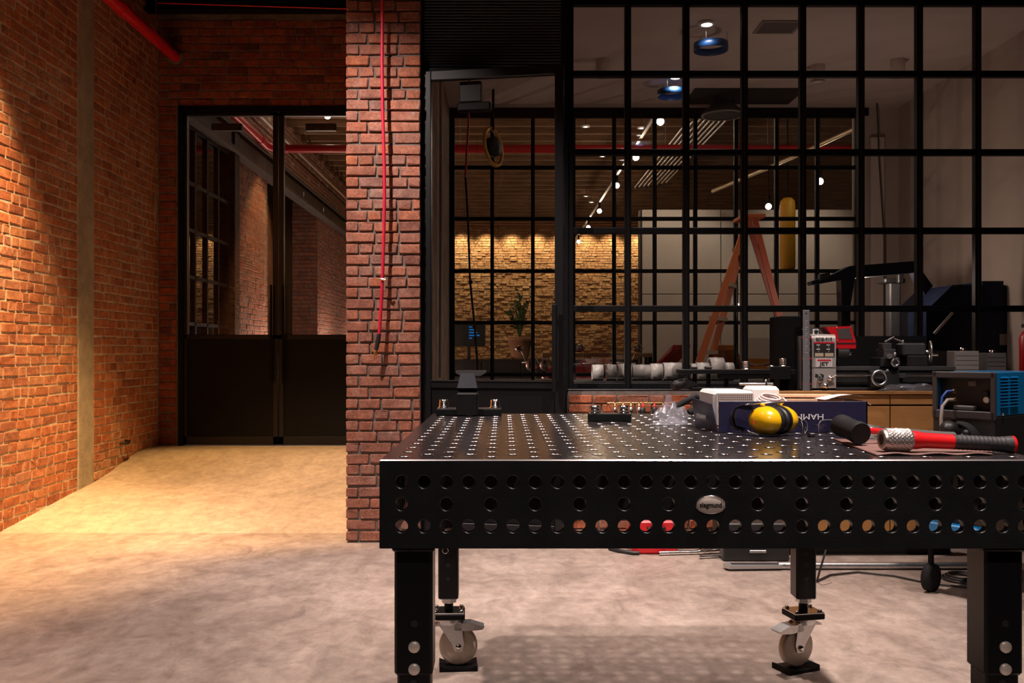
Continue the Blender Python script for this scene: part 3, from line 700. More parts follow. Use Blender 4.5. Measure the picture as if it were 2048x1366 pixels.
MB().prism([(xm-.044, d+.0, ZT+.170), (xm+.071, d+.0, ZT+.170), (xm+.071, d+.0, ZT+.163), (xm+.050, d, ZT+.150), (xm-.026, d, ZT+.150), (xm-.044, d, ZT+.160)], (0, .045, 0)).build('top_plate', mat('stop_grey', (.11,.10,.105), .4, .6), st_)
# flat bar with two clamping bolts
d = 3.15; a, b = P(1177, 842, d), P(1263, 842, d)
fb = thing('stop_bar', 'small black flat stop bar fixed with two round clamping bolts', 'clamp', ((a.x+b.x)/2, d+.015, ZT))
MB().box((a.x, d, ZT), (b.x, d+.04, ZT+.026), None, .002).build('bar', STEEL, fb); MB().box((a.x+.001, d+.001, ZT+.026), (b.x-.001, d+.039, ZT+.0275)).build('bar_top', mat('brushed_steel', (.4,.38,.38), .3, 1.0), fb)
for px in (1190, 1248):
    x = P(px, 0, d).x
    MB().lathe((x, d+.02, ZT+.0275), (0, 0, 1), [(0, .021), (.003, .022), (.005, .015), (.008, .019), (.013, .0195), (.015, .016), (.019, .0195), (.025, .018), (.028, .013), (.028, 0)], 20).build('clamping_bolt', CHROME, fb)
# crumpled bags
def bag(name, label, pts, zb, hgt, seed, m, cat='bag', n=15, lift=1.0):
    """crumpled film over a quadrilateral footprint"""
    A, B, C_, D = [Vector(p) for p in pts]; vs_ = []
    for i in range(n+1):
        for j in range(n+1):
            u, v = i/n, j/n; p = A*(1-u)*(1-v)+B*u*(1-v)+C_*u*v+D*(1-u)*v
            k = math.sin(math.pi*u)*math.sin(math.pi*v)
            q = Vector((u*4+seed, v*4, seed)); r_ = abs(noise.noise(q*.8))*1.5+abs(noise.noise(q*1.7))*.35
            vs_.append((p.x+.012*noise.noise(q*1.7+Vector((9, 0, 0))), p.y+.012*noise.noise(q*1.9), zb+.002+hgt*(k**.6)*(0.35+r_)*lift))
    mb = MB().add(vs_, [(i*(n+1)+j, (i+1)*(n+1)+j, (i+1)*(n+1)+j+1, i*(n+1)+j+1) for i in range(n) for j in range(n)], False)
    return tag(mb.build(name, m), label, cat)
FILM = film_mat('crumpled_film', (.62,.63,.72), .16)
t1 = [(tob(1325, 848).x, 3.25, 0), (tob(1392, 848).x, 3.22, 0), (tob(1395, 836).x, 3.42, 0), (tob(1318, 836).x, 3.40, 0)]
bag('plastic_bag', 'crumpled clear plastic bag beside the navy box', t1, ZT, .062, 3.1, FILM)
t2 = [(tob(1322, 862).x, 2.98, 0), (tob(1390, 858).x, 2.98, 0), (tob(1388, 848).x, 3.16, 0), (tob(1330, 848).x, 3.16, 0)]
bag('plastic_bag', 'thin clear film lying flat on the table before the navy box', t2, ZT, .018, 7.7, FILM)
# black hose behind the bag
tag(MB().tube([P(1345, 818, 3.50), P(1368, 804, 3.50), P(1392, 791, 3.50), P(1404, 800, 3.50), P(1400, 815, 3.50), P(1384, 822, 3.49), P(1376, 826, 3.48)], .012, 10).build('rubber_hose', RUBBER), 'black rubber hose looped behind the crumpled bag', 'hose')
# navy box, open at the top
NAVY = mat('navy_print', (.010,.009,.040), .45)
bxr = thing('navy_box', 'open navy cardboard box with upside-down white lettering', 'box', (.86, 2.84, ZT))
bx0, bx1, by0, by1, bh = .640, 1.083, 2.712, 2.965, .094
def panel(name, a, b): return MB().box(a, b, None, .0008).build(name, NAVY, bxr)
panel('front_panel', (bx0, by0, ZT+.001), (bx1, by0+.005, ZT+bh)); panel('back_panel', (bx0, by1-.005, ZT+.001), (bx1, by1, ZT+bh)); panel('side_panel', (bx1-.005, by0, ZT+.001), (bx1, by1, ZT+bh))
MB().prism([(bx0-.004, by0+.004, ZT+.001), (bx0-.018, by1, ZT+.001), (bx0-.030, by1, ZT+bh*.98), (bx0-.022, by0+.012, ZT+bh*.90)], (.004, 0, 0)).build('side_panel', NAVY, bxr)['label'] = 'torn leaning side panel'
MB().box((bx0, by0+.005, ZT+.001), (bx1-.005, by1-.005, ZT+.004)).build('base_panel', CARD, bxr)
MB().box((bx0+.002, by0+.005, ZT+.004), (bx1-.006, by0+.0065, ZT+bh-.001)).build('lining', CARD, bxr); MB().box((bx0, by1-.0065, ZT+.004), (bx1-.006, by1-.005, ZT+bh-.001)).build('lining', CARD, bxr)
MB().prism([(bx1-.004, by0+.002, ZT+bh-.004), (bx1+.012, by0+.004, ZT+bh-.012), (bx1+.012, by1-.02, ZT+bh-.014), (bx1-.004, by1, ZT+bh-.004)], (0, 0, .003)).build('flap', CARD, bxr)
WPRINT = mat('white_print', (.72,.72,.74), .5)
text('HAMMOND', (.953, by0-.0008, ZT+.049), .0245, WPRINT, bxr, rot=(math.pi/2, math.pi, 0), align='LEFT', squeeze=1.2)
text('HAMMOND', (bx0-.026, by0+.13, ZT+.040), .021, WPRINT, bxr, rot=(math.pi/2, math.pi, -math.pi/2+.045), align='CENTER')
# contents of the box
dv = thing('power_adapter', 'white box-shaped device with a dotted grille standing in the navy box', 'device', (.70, 2.82, ZT+.004))
MB().box((.632, 2.748, ZT+.006), (.757, 2.955, ZT+.123), None, .010).build('housing', WHITEP, dv)
MB().box((.640, 2.7468, ZT+.02), (.752, 2.7485, ZT+.117), None, .0006).build('grille_plate', mat('grille_grey', (.45,.40,.38), .5), dv)
g_ = MB()
for i in range(17):
    for j in range(9): g_.lathe((.648+i*.0061, 2.7468, ZT+.060+j*.0063), (0, -1, 0), [(0, .0019), (.0004, .0019)], 8)
g_.build('grille_holes', mat('grille_dark', (.10,.05,.04), .8), dv)['kind'] = 'stuff'
d = 2.87
tag(MB().box((P(1497, 0, d).x, d, ZT+.006), (P(1560, 0, d).x, d+.08, ZT+.132), None, .010).build('white_carton', WHITEP), 'small plain white carton behind the dotted device', 'carton')
wc = MB()
for k in range(4): wc.torus((.805+.004*k, 2.79, ZT+.085+.006*k), (.1, -.3, 1), .034-.002*k, .0032, 28, 6)
wc.tube([(.83, 2.80, ZT+.09), (.85, 2.77, ZT+.10), (.865, 2.75, ZT+.075)], .0032, 6)
tag(wc.build('white_cable', mat('cable_white', (.78,.66,.66), .5)), 'coiled white cable lying in the navy box', 'cable')
tag(MB().box((.83, 2.80, ZT+.086), (1.045, 2.94, ZT+.0955), Matrix.Rotation(.05, 3, 'Z')).build('cardboard_sheet', mat('cardboard_pale', (.62,.40,.25), .85)), 'tan cardboard sheet resting inside the navy box', 'cardboard')
tag(MB().box((.86, 2.83, ZT+.1), (1.04, 2.93, ZT+.106), Matrix.Rotation(-.06, 3, 'Z')).build('cardboard_sheet', mat('cardboard_pale', (.62,.40,.25), .85)), 'upper tan cardboard sheet over the other in the navy box', 'cardboard')
pv = []
for i in range(9):
    for j in range(7):
        u, v = i/8, j/6; pv.append((.965+.135*u, 2.74+.15*v, ZT+.097+.016*math.sin(u*2.6)*(1-.5*v)+.004*noise.noise((u*3, v*3, 1))))
tag(MB().add(pv, [(i*7+j, (i+1)*7+j, (i+1)*7+j+1, i*7+j+1) for i in range(8) for j in range(6)], True).build('paper_sheet', mat('paper', (.78,.72,.70), .8)), 'white paper sheet draped over the corner of the navy box', 'paper')
# ear defenders
YEL = mat('yellow_plastic', (.85,.47,.005), .28, coat=.3)
er = thing('ear_defenders', 'yellow ear defenders with black cushions and folded headband', 'ear defenders', (tob(1540, 871).x, 2.63, ZT))
ex, ey = tob(1531, 871).x, 2.615
ax = Vector((.86, .51, 0)).normalized(); Rm = ax.to_track_quat('Z', 'Y').to_matrix().to_4x4()
def cup(o, sgn):
    M = Matrix.Translation(o) @ Rm @ Matrix.Diagonal((.0415/.05, 1.0, sgn, 1))
    M = Matrix.Translation(o) @ Rm @ Matrix.Diagonal((1.06, .83, sgn, 1))
    c_ = MB().lathe((0, 0, 0), (0, 0, 1), [(-.046, 0), (-.045, .016), (-.040, .030), (-.030, .041), (-.015, .048), (0, .050), (.004, .049)], 32).xf(M).build('ear_cup', YEL, er)
    MB().lathe((0, 0, 0), (0, 0, 1), [(.003, .0505), (.006, .0515), (.009, .0505)], 32).xf(M).build('cup_rim', BLACKP, c_)
    MB().lathe((0, 0, 0), (0, 0, 1), [(.008, .046), (.012, .049), (.020, .048), (.024, .042), (.024, .02)], 32).xf(M).build('cushion', BLACKP, c_)
    return c_
oc = Vector((ex, ey, ZT+.0445))
c_a = cup(oc, 1); c_b = cup(oc+ax*.052, -1)
MB().box((ex-.052, ey-.042, ZT+.038), (ex-.048, ey-.038, ZT+.048)).xf(Matrix.Identity(4)).build('red_mark', mat('red_print', (.7,.04,.02), .5), c_a)
for q in (oc+Vector((-.012, 0, .042)), oc+ax*.052+Vector((.0, -.005, .042))):
    MB().lathe(q, (0, 0, 1), [(0, .007), (.006, .007), (.008, .004), (.008, 0)], 12).build('pivot', YEL, er)
hb = [oc+Vector((.055, .02, .050)), oc+Vector((.0, 0, .050)), oc+Vector((-.045, .025, .046)), oc+Vector((-.075, .035, .035)), oc+Vector((-.082, .04, .010)), oc+Vector((-.078, .045, -.02)), oc+Vector((-.06, .035, -.036))]
MB().tube(hb, .0022, 8).build('wire_arm', CHROME, er)
hb2 = [(-.040, .01, .030), (-.070, .025, .034), (-.090, .04, .024), (-.094, .045, .0), (-.088, .04, -.026), (-.06, .03, -.034)]
bnd = []
for q in hb2: bnd += [oc+Vector(q)+Vector((0, -.02, .006)), oc+Vector(q)+Vector((.004, .03, -.004))]
MB().add(bnd, [(2*i, 2*i+2, 2*i+3, 2*i+1) for i in range(5)], True).add([p+Vector((.004, 0, .004)) for p in bnd], [(2*i+1, 2*i+3, 2*i+2, 2*i) for i in range(5)], True).build('headband', BLACKP, er)
MB().tube([oc+Vector((-.055, .0, -.030)), oc+Vector((-.04, -.005, -.036)), oc+Vector((-.025, -.012, -.042))], .0022, 8).build('wire_arm', CHROME, er)
# safety glasses
sg = thing('safety_glasses', 'clear safety glasses lying beside the ear defenders', 'glasses', (tob(1638, 868).x, 2.66, ZT))
gx, gy = tob(1638, 872).x, 2.595
LENS = glass_mat('lens_clear', tint=(.92,.92,.93), refl=1.6, base=.08)
def lens(cx, ry, w_, h_):
    vs_ = []; n = 20
    for k in range(n):
        q = 2*math.pi*k/n; vs_.append((w_*math.copysign(abs(math.cos(q))**.7, math.cos(q)), -.008*math.cos(q)**2, h_*math.copysign(abs(math.sin(q))**.7, math.sin(q))))
    M = Matrix.Translation((cx[0], cx[1], ZT+h_+.003)) @ Matrix.Rotation(ry, 4, 'Z')
    l = MB().prism(vs_, (0, .002, 0)).xf(M).build('lens', LENS, sg)
    MB().tube([M @ Vector(p) for p in vs_+vs_[:1]], .0009, 6).build('lens_rim', mat('rim_grey', (.28,.27,.27), .3), l)
lens((gx+.018, gy), .10, .030, .0225); lens((gx-.044, gy+.03), 1.0, .026, .021)
MB().tube([(gx-.016, gy+.012, ZT+.03), (gx-.012, gy+.004, ZT+.033), (gx-.010, gy, ZT+.030)], .0022, 6).build('nose_bridge', BLACKP, sg)
MB().tube([(gx+.048, gy+.004, ZT+.030), (gx+.052, gy+.03, ZT+.026), (gx+.050, gy+.08, ZT+.010), (gx+.046, gy+.10, ZT+.003)], .0022, 6).build('temple', BLACKP, sg)
MB().tube([(gx-.05, gy+.056, ZT+.030), (gx-.03, gy+.085, ZT+.022), (gx+.0, gy+.105, ZT+.004)], .0022, 6).build('temple', BLACKP, sg)
MB().box((gx-.034, gy-.006, ZT), (gx-.018, gy+.02, ZT+.010), None, .002).build('nose_pad', BLACKP, sg)
# leather mat
LEA = mat('leather', (.20,.105,.09), .7, var=.25, vscale=14, bump=.4, bscale=120)
mv = []; nu, nv = 40, 14
A, B, C_, D = tob(1752, 912), tob(1985, 911.5), tob(1985, 888), tob(1668, 880)
for i in range(nu+1):
    for j in range(nv+1):
        u, v = i/nu, j/nv; p = A*(1-u)*(1-v)+B*u*(1-v)+C_*u*v+D*(1-u)*v
        mv.append((p.x, p.y, ZT+.0034+.0012*abs(noise.noise((u*4, v*2.5, 5)))+.004*math.sin(u*9)**2*max(0, 1-v*5)))
lm = MB().add(mv, [(i*(nv+1)+j, (i+1)*(nv+1)+j, (i+1)*(nv+1)+j+1, i*(nv+1)+j+1) for i in range(nu) for j in range(nv)], True).build('leather_mat', LEA)
so = lm.modifiers.new('thick', 'SOLIDIFY'); so.thickness = .003; so.offset = -1
tag(lm, 'wavy brown leather mat under the two hammers', 'mat')
# rubber mallet
GRIP = mat('grip_rubber', (.018,.018,.020), .62, bump=.15, bscale=90)
HRED = mat('handle_red', (.70,.012,.016), .3, coat=.3)
mh = P(1722, 867.5, 2.30); mdir = (P(1688, 853, 2.38)-mh).normalized()
ml = thing('rubber_mallet', 'black rubber mallet with red handle at the back of the leather mat', 'mallet', (mh.x, mh.y, ZT+.008))
MB().lathe(mh, mdir, [(0, .027), (.004, .0292), (.018, .0292), (.022, .0275), (.075, .0275), (.079, .0292), (.098, .0292), (.102, .027)], 32).build('head', RUBBER, ml)
hp0 = mh+mdir*.05; hdir = (P(1960, 878, 2.42)-hp0).normalized()
MB().lathe(hp0, hdir, [(.02, .008), (.10, .0085), (.13, .0105), (.15, .011)], 16).build('handle', HRED, ml)
MB().lathe(hp0, hdir, [(.15, .012), (.18, .0125), (.27, .0125), (.30, .0135)], 16).build('grip', mat('grip_grey', (.07,.068,.068), .7), ml)
# knurled hammer
kh0 = P(1764, 879, 2.16); kd = Vector((1, .02, -.012)).normalized()
kn = thing('knurled_hammer', 'knurled steel hammer with red handle and black rubber grip on the leather mat', 'hammer', (kh0.x+.03, 2.16, ZT+.008))
KN = mat('knurled_steel', (.55,.50,.48), .36, .85)
R0 = .0258; L0 = .068; nk, ml_ = 64, 26; kv = []
for i in range(ml_+1):
    t = i/ml_; r_ = R0*(1 if .10 < t < .93 else .93+.07*min(t/.10, (1-t)/.07))
    for k in range(nk):
        q = 2*math.pi*k/nk; tri = lambda x: abs((x % 1)*2-1)
        kk = r_+(.0011*(tri(k/nk*22+t*7)+tri(k/nk*22-t*7)) if .10 < t < .93 else 0)
        kv.append(kh0+kd*(L0*t)+Vector((0, math.cos(q), math.sin(q)))*kk)
kb = MB().add(kv, [(i*nk+k, i*nk+(k+1) % nk, (i+1)*nk+(k+1) % nk, (i+1)*nk+k) for i in range(ml_) for k in range(nk)], False)
kb.lathe(kh0, kd, [(0, R0*.93), (-.002, R0*.88), (-.002, .013), (.02, .013), (.02, 0)], 40, True, False); kb.add(kv[-nk:], [tuple(range(nk))])
kb.build('head', KN, kn)
MB().lathe(kh0-kd*.0022, kd, [(0, .0125), (.021, .0125)], 24).build('socket', INK, kn)
hs = kh0+kd*L0; hdr = (P(2012, 889, 2.15)-hs).normalized()
MB().lathe(hs, hdr, [(-.002, .022), (.012, .022), (.030, .0185), (.10, .0175)], 24).build('handle', HRED, kn)
gp = [(.098, .0178)]+[(.10+k*.003, .0175+.0006*math.sin(k*1.9)+(.0025*max(0, (k-34)/8))) for k in range(42)]
MB().lathe(hs, hdr, gp+[(.232, .021)], 28).build('grip', GRIP, kn)
MB().lathe(hs, hdr, [(.232, .0215), (.238, .0215), (.241, .017), (.241, 0)], 24).build('end_cap', HRED, kn)
# small grey block behind the mallet
q = tob(1728, 858); tag(MB().box((q.x-.012, q.y+.10, ZT), (q.x+.030, q.y+.13, ZT+.034), None, .002).build('steel_block', mat('block_grey', (.22,.19,.185), .4, .6)), 'small grey steel block behind the rubber mallet', 'block')

# ---------------------------------------------------------------- red air hose on the pillar
hr = thing('air_hose', 'red air hose with brass nozzle hanging in front of the brick pillar', 'hose', P(760, 714, 5.66))
path = [P(765.5, -300, 5.66), P(765, 0, 5.665), P(764, 120, 5.665), P(765, 210, 5.665), P(767, 280, 5.665), P(768.5, 330, 5.665), P(769, 400, 5.665), P(767.5, 470, 5.665), P(765.5, 540, 5.665), P(763, 600, 5.665), P(759, 660, 5.665), P(757.5, 674, 5.665)]
MB().tube(path, .0105, 12).build('hose', mat('hose_red', (.50,.010,.040), .45), hr)
MB().tube([P(758.2, 668, 5.665), P(755, 686, 5.665), P(752.2, 700, 5.665)], [.013, .0145, .0125], 12).build('strain_relief', RUBBER, hr)
MB().tube([P(752.2, 700, 5.665), P(751.2, 706, 5.665), P(749.5, 714, 5.665)], [.008, .012, .007], 10).build('nozzle', BRASS, hr)
cl = MB().torus(P(764.8, 559, 5.665), (0, .1, 1), .013, .0035, 16, 6).cyl(P(762, 558, 5.65), P(771, 560, 5.645), .007, 10).ball(P(771, 556, 5.645), .008, 10, 6).build('hose_clip', CHROME, hr)
# red sprinkler pipe along the ramp and across the hall
rp = thing('sprinkler_pipe', 'thick red pipe running high along the brick side wall into the hall', 'pipe', (-3.2, 6, 4.05))
xz = lambda y: (-3.195, y, 4.07-.10*max(0, y-8.9)/3.5)
MB().tube([xz(2.0), xz(5), xz(7.6)], .056, 20).build('pipe', RED, rp); MB().tube([xz(7.6), xz(8.86), xz(12.0)], .054, 20).build('pipe', RED, rp)
MB().tube([xz(7.55), xz(7.68)], .061, 20).build('coupling', RED, rp); MB().tube([xz(6.62), xz(6.72)], .066, 20).build('coupling', RED, rp)
MB().tube([xz(11.9), xz(12.2), (-3.12, 12.36, 3.97), (-2.95, 12.42, 3.97)], .062, 20).build('elbow', RED, rp)
MB().tube([(-3.0, 12.42, 3.97), (1, 12.42, 3.97), (8.7, 12.42, 3.97)], .056, 20).build('pipe', RED, rp)
MB().lathe((-3.195, 8.845, 4.07), (0, -1, 0), [(0, .078), (.006, .07), (.008, .05)], 20).build('collar', MORTAR_D, rp)
for y in (6.66, 8.35): MB().cyl((-3.195, y, 4.12), (-3.195, y, 4.62), .005, 8).build('hanger', ALU, rp)
for x in (-2.0, -.6, .8, 2.2, 3.6, 5.0): MB().cyl((x, 12.42, 4.02), (x, 12.42, 4.94), .006, 8).build('hanger', ALU, rp)
tag(MB().tube([P(315, 6, 8.4), P(500, 12, 8.4), P(700, 18, 8.4)], .006, 8).build('thin_conduit', RED), 'thin red conduit across the black beam over the ramp', 'conduit')
# small fittings on the side wall
yk = 8.02
tag(MB().tube([(XL+.0, yk-.06, .405), (XL+.05, yk-.055, .40), (XL+.055, yk, .395), (XL+.05, yk+.05, .41), (XL, yk+.055, .415)], .010, 8).build('wall_hook', BLACKP), 'black bent hook low on the orange brick wall', 'hook')
tag(MB().box((XL, 8.76, 2.44), (XL+.012, 8.80, 2.74), None, .004).build('wall_plate', CONCRETE), 'narrow pale plate in the corner by the double door', 'plate')

# ---------------------------------------------------------------- tool bench under the glazing
BW = mat('bench_wood', (.42,.20,.065), .5, var=.12, vscale=3, stretch=(1, 1, 10))
bn = thing('tool_bench', 'orange-brown wooden tool bench with drawers under the steel glazing', 'bench', (2.0, 5.45, 0))
bx_0, bx_1, byf = P(1452, 0, 5.34).x, P(1926, 0, 5.34).x, 5.34
MB().box((bx_0, byf, .955), (bx_1, 5.735, .975), None, .003).build('worktop', BW, bn)
MB().box((bx_0+.01, byf+.04, .07), (bx_1-.01, 5.73, .955)).build('carcass', mat('bench_dark', (.05,.03,.02), .8), bn)
xs_ = [bx_0+.012, P(1625, 0, byf).x, P(1783, 0, byf).x, bx_1-.012]
for xa, xb in zip(xs_, xs_[1:]):
    MB().box((xa+.003, byf+.018, .895), (xb-.003, byf+.042, .952), None, .002).build('drawer_front', BW, bn)
    MB().box((xa+.003, byf+.018, .08), (xb-.003, byf+.042, .885), None, .002).build('door_front', BW, bn)
MB().box((bx_0+.03, byf+.09, 0), (bx_1-.03, 5.70, .07)).build('plinth', DARK, bn)
ZB = .975

# lathe
LD = 5.38
lt = thing('metal_lathe', 'grey bench lathe with red chuck guard and silver control panel', 'lathe', (P(1740, 0, LD).x, 5.45, ZB))
SILV = mat('lathe_silver', (.50,.47,.45), .38, .35, var=.06, vscale=30)
DKM = mat('lathe_dark', (.018,.018,.019), .5, var=.15, vscale=20)
zt = lambda y, d=LD: P(0, y, d).z
def lb(name, x0, y0, x1, y1, d, dep, m, c=.002, par=None): return MB().pbox(x0, y0, x1, y1, d, dep, c).build(name, m, par or lt)
lb('bed', 1668, 741, 1908, 770, LD+.03, .16, DKM, .004); lb('bed_way', 1664, 733, 1912, 741, LD+.02, .18, GREYM, .002)
MB().box((P(1600, 0, LD).x, LD+.0, ZB), (P(1898, 0, LD).x, LD+.24, ZB+.018), None, .003).build('chip_tray', DKM, lt)
lb('bed_foot', 1672, 770, 1716, 784, LD+.04, .14, DKM); lb('bed_foot', 1862, 770, 1906, 784, LD+.04, .14, DKM)
hd_ = lb('headstock', 1597, 672, 1672, 784, LD+.02, .20, DKM, .004)
lb('gear_cover', 1560, 632, 1604, 784, LD+.05, .22, SOFTBLACK, .006)
# curved silver fascia
fp = []
for k, (y, dd) in enumerate(((784, 0), (733, 0), (700, 0), (684, .001), (677, .004), (672, .010), (669, .022), (668, .045))): fp.append((y, dd))
fm = MB(); fv = []
for y, dd in fp: fv += [P(1624, y, LD)+Vector((0, dd, 0)), P(1672, y, LD)+Vector((0, dd, 0))]
fm.add(fv, [(2*i, 2*i+1, 2*i+3, 2*i+2) for i in range(len(fp)-1)], True)
bk = [p+Vector((0, .022, -.002)) for p in fv]; nn = len(fp)
fm.add(fv+bk, [(2*i, 2*i+2, 2*nn+2*i+2, 2*nn+2*i) for i in range(nn-1)]+[(2*i+1, 2*nn+2*i+1, 2*nn+2*i+3, 2*i+3) for i in range(nn-1)])
fa = fm.build('control_panel', SILV, lt)
lb('label_plate', 1628, 686, 1669, 714, LD-.0016, .004, INK, 0, fa); lb('label_stripe', 1628, 684, 1669, 687, LD-.0020, .004, mat('stripe_red', (.55,.01,.03), .5), 0, fa)
for xa in (1630, 1650): lb('rating_plate', xa, 706, xa+17, 713, LD-.0024, .003, mat('plate_tan', (.48,.40,.30), .5), 0, fa)
for i in range(2):
    for j in range(4): lb('dial_mark', 1633+i*20+(j % 2)*5, 689+j*4.2, 1640+i*20-(j % 2)*3, 691+j*4.2, LD-.0026, .002, mat('mark_white', (.6,.58,.56), .5), 0, fa)
jp = lb('maker_plate', 1632, 717, 1665, 734, LD-.0018, .004, mat('plate_white', (.62,.58,.57), .45), 0, fa)
lb('maker_stripe', 1635, 719, 1662, 722, LD-.0026, .003, mat('stripe_red', (.55,.01,.03), .5), 0, fa)
text('JET', P(1648.5, 728, LD-.003), .030, INK, fa, squeeze=1.25, bold=.0008)
text('BDB-919', P(1648, 678.5, LD-.001), .0285, INK, fa, squeeze=.92, rot=(math.pi/2-.12, 0, 0), bold=.0006)
lb('panel_seam', 1624, 735, 1672, 736, LD-.0008, .003, INK, 0, fa)
for cx_, cy_ in ((1640, 760), (1660, 757), (1650, 772)):
    MB().lathe(P(cx_, cy_, LD), (0, -1, 0), [(0, .018), (.008, .018), (.010, .012), (.022, .011), (.022, 0)], 18).build('knob', CHROME, fa)
lb('knob_lever', 1637, 751, 1643, 764, LD-.025, .01, ALU, .002, fa); MB().cyl(P(1661, 757, LD-.02), P(1673, 751, LD-.03), .005, 8).build('knob_lever', ALU, fa)
for px_ in (1631, 1641): MB().pprism([(px_, 747), (px_+7, 750), (px_+6, 757), (px_-1, 754)], LD-.001, .002).build('dial_mark', INK, fa)
# front edge of the belt cover with red and black decal
dc = MB().pprism([(1597, 672), (1603, 672), (1610, 700), (1612, 784), (1600, 784), (1599, 700)], LD+.012, .03).build('cover_edge', ALU, lt)
lb('decal', 1603, 674, 1624, 784, LD+.008, .03, BLACKP, 0)
for y0 in (674, 715, 766): lb('decal_stripe', 1604, y0, 1623, y0+4, LD+.006, .006, mat('stripe_red', (.55,.01,.03), .5), 0)
for y0 in (684, 696, 724, 738, 752, 772): lb('decal_symbol', 1607, y0, 1620, y0+6, LD+.0065, .004, mat('mark_grey', (.30,.29,.28), .5), 0)
sw = MB().pprism([(1603, 656), (1637, 656), (1645, 673), (1610, 673)], LD+.05, .16).build('switch_box', GREYM, lt)
MB().pbox(1626, 658, 1637, 669, LD+.045, .006).build('switch_plate', WHITEP, sw); MB().lathe(P(1632, 663, LD+.045), (0, -1, 0), [(0, .012), (.012, .010), (.012, 0)], 12).build('switch_knob', BLACKP, sw)
# red chuck guard: sloped visor with a dark window
gu = MB().pprism([(1652, 654), (1702, 652), (1712, 683), (1712, 697), (1672, 697), (1672, 683)], LD+.03, .12).build('chuck_guard', RED, lt)
MB().pprism([(1674, 658), (1699, 656.5), (1706, 678), (1678, 678)], LD+.0275, .004).build('guard_window', mat('guard_pane', (.09,.075,.075), .35), gu)
MB().pbox(1673, 685.5, 1712, 688, LD+.028, .003).build('guard_seam', INK, gu)
for x, y in ((1674, 655.5), (1702, 654), (1709, 680), (1675, 681)): MB().lathe(P(x, y, LD+.03), (0, -1, 0), [(0, .004), (.003, .003), (.003, 0)], 8).build('rivet', CHROME, gu)
MB().cyl(P(1672, 703, LD+.07), P(1694, 703, LD+.07), .040, 24).build('chuck', GREYM, lt); MB().cyl(P(1694, 703, LD+.07), P(1700, 703, LD+.07), .030, 6).build('chuck_jaws', CHROME, lt)
lb('splash_back', 1655, 672, 1852, 738, LD+.26, .006, mat('splash_grey', (.010,.010,.011), .5, spec=.2), 0)
# carriage
cr = lb('carriage', 1742, 741, 1800, 776, LD-.015, .16, DKM, .006)
lb('cross_slide', 1762, 715, 1800, 734, LD+.0, .16, DKM, .004, cr); lb('compound', 1768, 698, 1792, 716, LD+.02, .12, GREYM, .004, cr)
lb('tool_post', 1766, 686, 1784, 699, LD+.03, .07, GREYM, .004, cr); MB().cyl(P(1770, 684, LD+.05), P(1789, 674, LD+.03), .006, 8).build('tool_lever', CHROME, cr); MB().cyl(P(1789, 677, LD+.03), P(1806, 683, LD+.02), .006, 8).ball(P(1806, 683, LD+.02), .010, 10, 6).build('tool_lever', CHROME, cr)
MB().cyl(P(1779, 712, LD+.02), P(1779, 712, LD-.05), .016, 14).ball(P(1790, 708, LD-.05), .011, 10, 6).build('compound_crank', ALU, cr)
MB().torus(P(1791, 725, LD-.035), (0, 1, 0), .020, .009, 20, 8).build('cross_feed_wheel', ALU, cr); MB().cyl(P(1791, 725, LD-.04), P(1791, 725, LD+.01), .008, 8).build('feed_spindle', DKM, cr)
hw = MB().torus(P(1759, 756, LD-.05), (0, 1, 0), .041, .0085, 32, 10).build('handwheel', ALU, cr)
MB().cyl(P(1759, 756, LD-.055), P(1759, 756, LD), .010, 10).cyl(P(1747, 756, LD-.05), P(1771, 756, LD-.05), .005, 8).build('handwheel_hub', DKM, hw)
MB().cyl(P(1772, 743, LD-.05), P(1775, 740, LD-.085), .006, 8).build('handwheel_knob', ALU, hw)
MB().cyl(P(1672, 751, LD+.0), P(1900, 751, LD+.0), .0055, 8).build('feed_rod', CHROME, lt); lb('rod_bracket', 1893, 746, 1907, 758, LD-.008, .04, DKM); lb('rod_bracket', 1793, 747, 1812, 756, LD-.012, .03, GREYM)
# tailstock
ts = lb('tailstock', 1815, 711, 1856, 734, LD+.03, .13, DKM, .006); lb('tailstock_barrel', 1806, 686, 1853, 712, LD+.04, .11, GREYM, .010, ts)
MB().cyl(P(1800, 695, LD+.09), P(1808, 695, LD+.09), .016, 14).build('quill', CHROME, ts)
MB().torus(P(1861, 704, LD+.08), (1, -.35, 0), .062, .007, 30, 8).build('tailstock_wheel', ALU, ts); MB().cyl(P(1852, 704, LD+.09), P(1862, 704, LD+.08), .014, 12).build('wheel_hub', ALU, ts)
MB().tube([P(1861, 690, LD+.08), P(1861, 704, LD+.08), P(1862, 718, LD+.08)], .006, 8).build('wheel_spoke', ALU, ts); MB().cyl(P(1863, 710, LD+.02), P(1876, 710, LD+.0), .008, 10).build('wheel_knob', CHROME, ts)
# upright aluminium straight edge
sd = 5.352
se = thing('straight_edge', 'upright aluminium straight edge standing in front of the lathe', 'ruler', (P(1613, 0, sd).x, sd, ZB))
MB().box((P(1606.5, 0, sd).x, sd, ZB), (P(1619.5, 0, sd).x, sd+.012, zt(620, sd)), None, .002).build('blade', mat('ruler_alu', (.50,.52,.55), .35, .8), se)
MB().lathe(P(1612.5, 627, sd), (0, -1, 0), [(0, .005), (.0006, .005)], 10).build('hang_hole', INK, se)
for k in range(16): MB().box((P(1610, 0, sd).x, sd-.0006, zt(641+k*4.2, sd)), (P(1616, 0, sd).x-.006*(k % 3), sd+.001, zt(643+k*4.2, sd))).build('engraving', mat('engrave', (.28,.29,.31), .5), se)

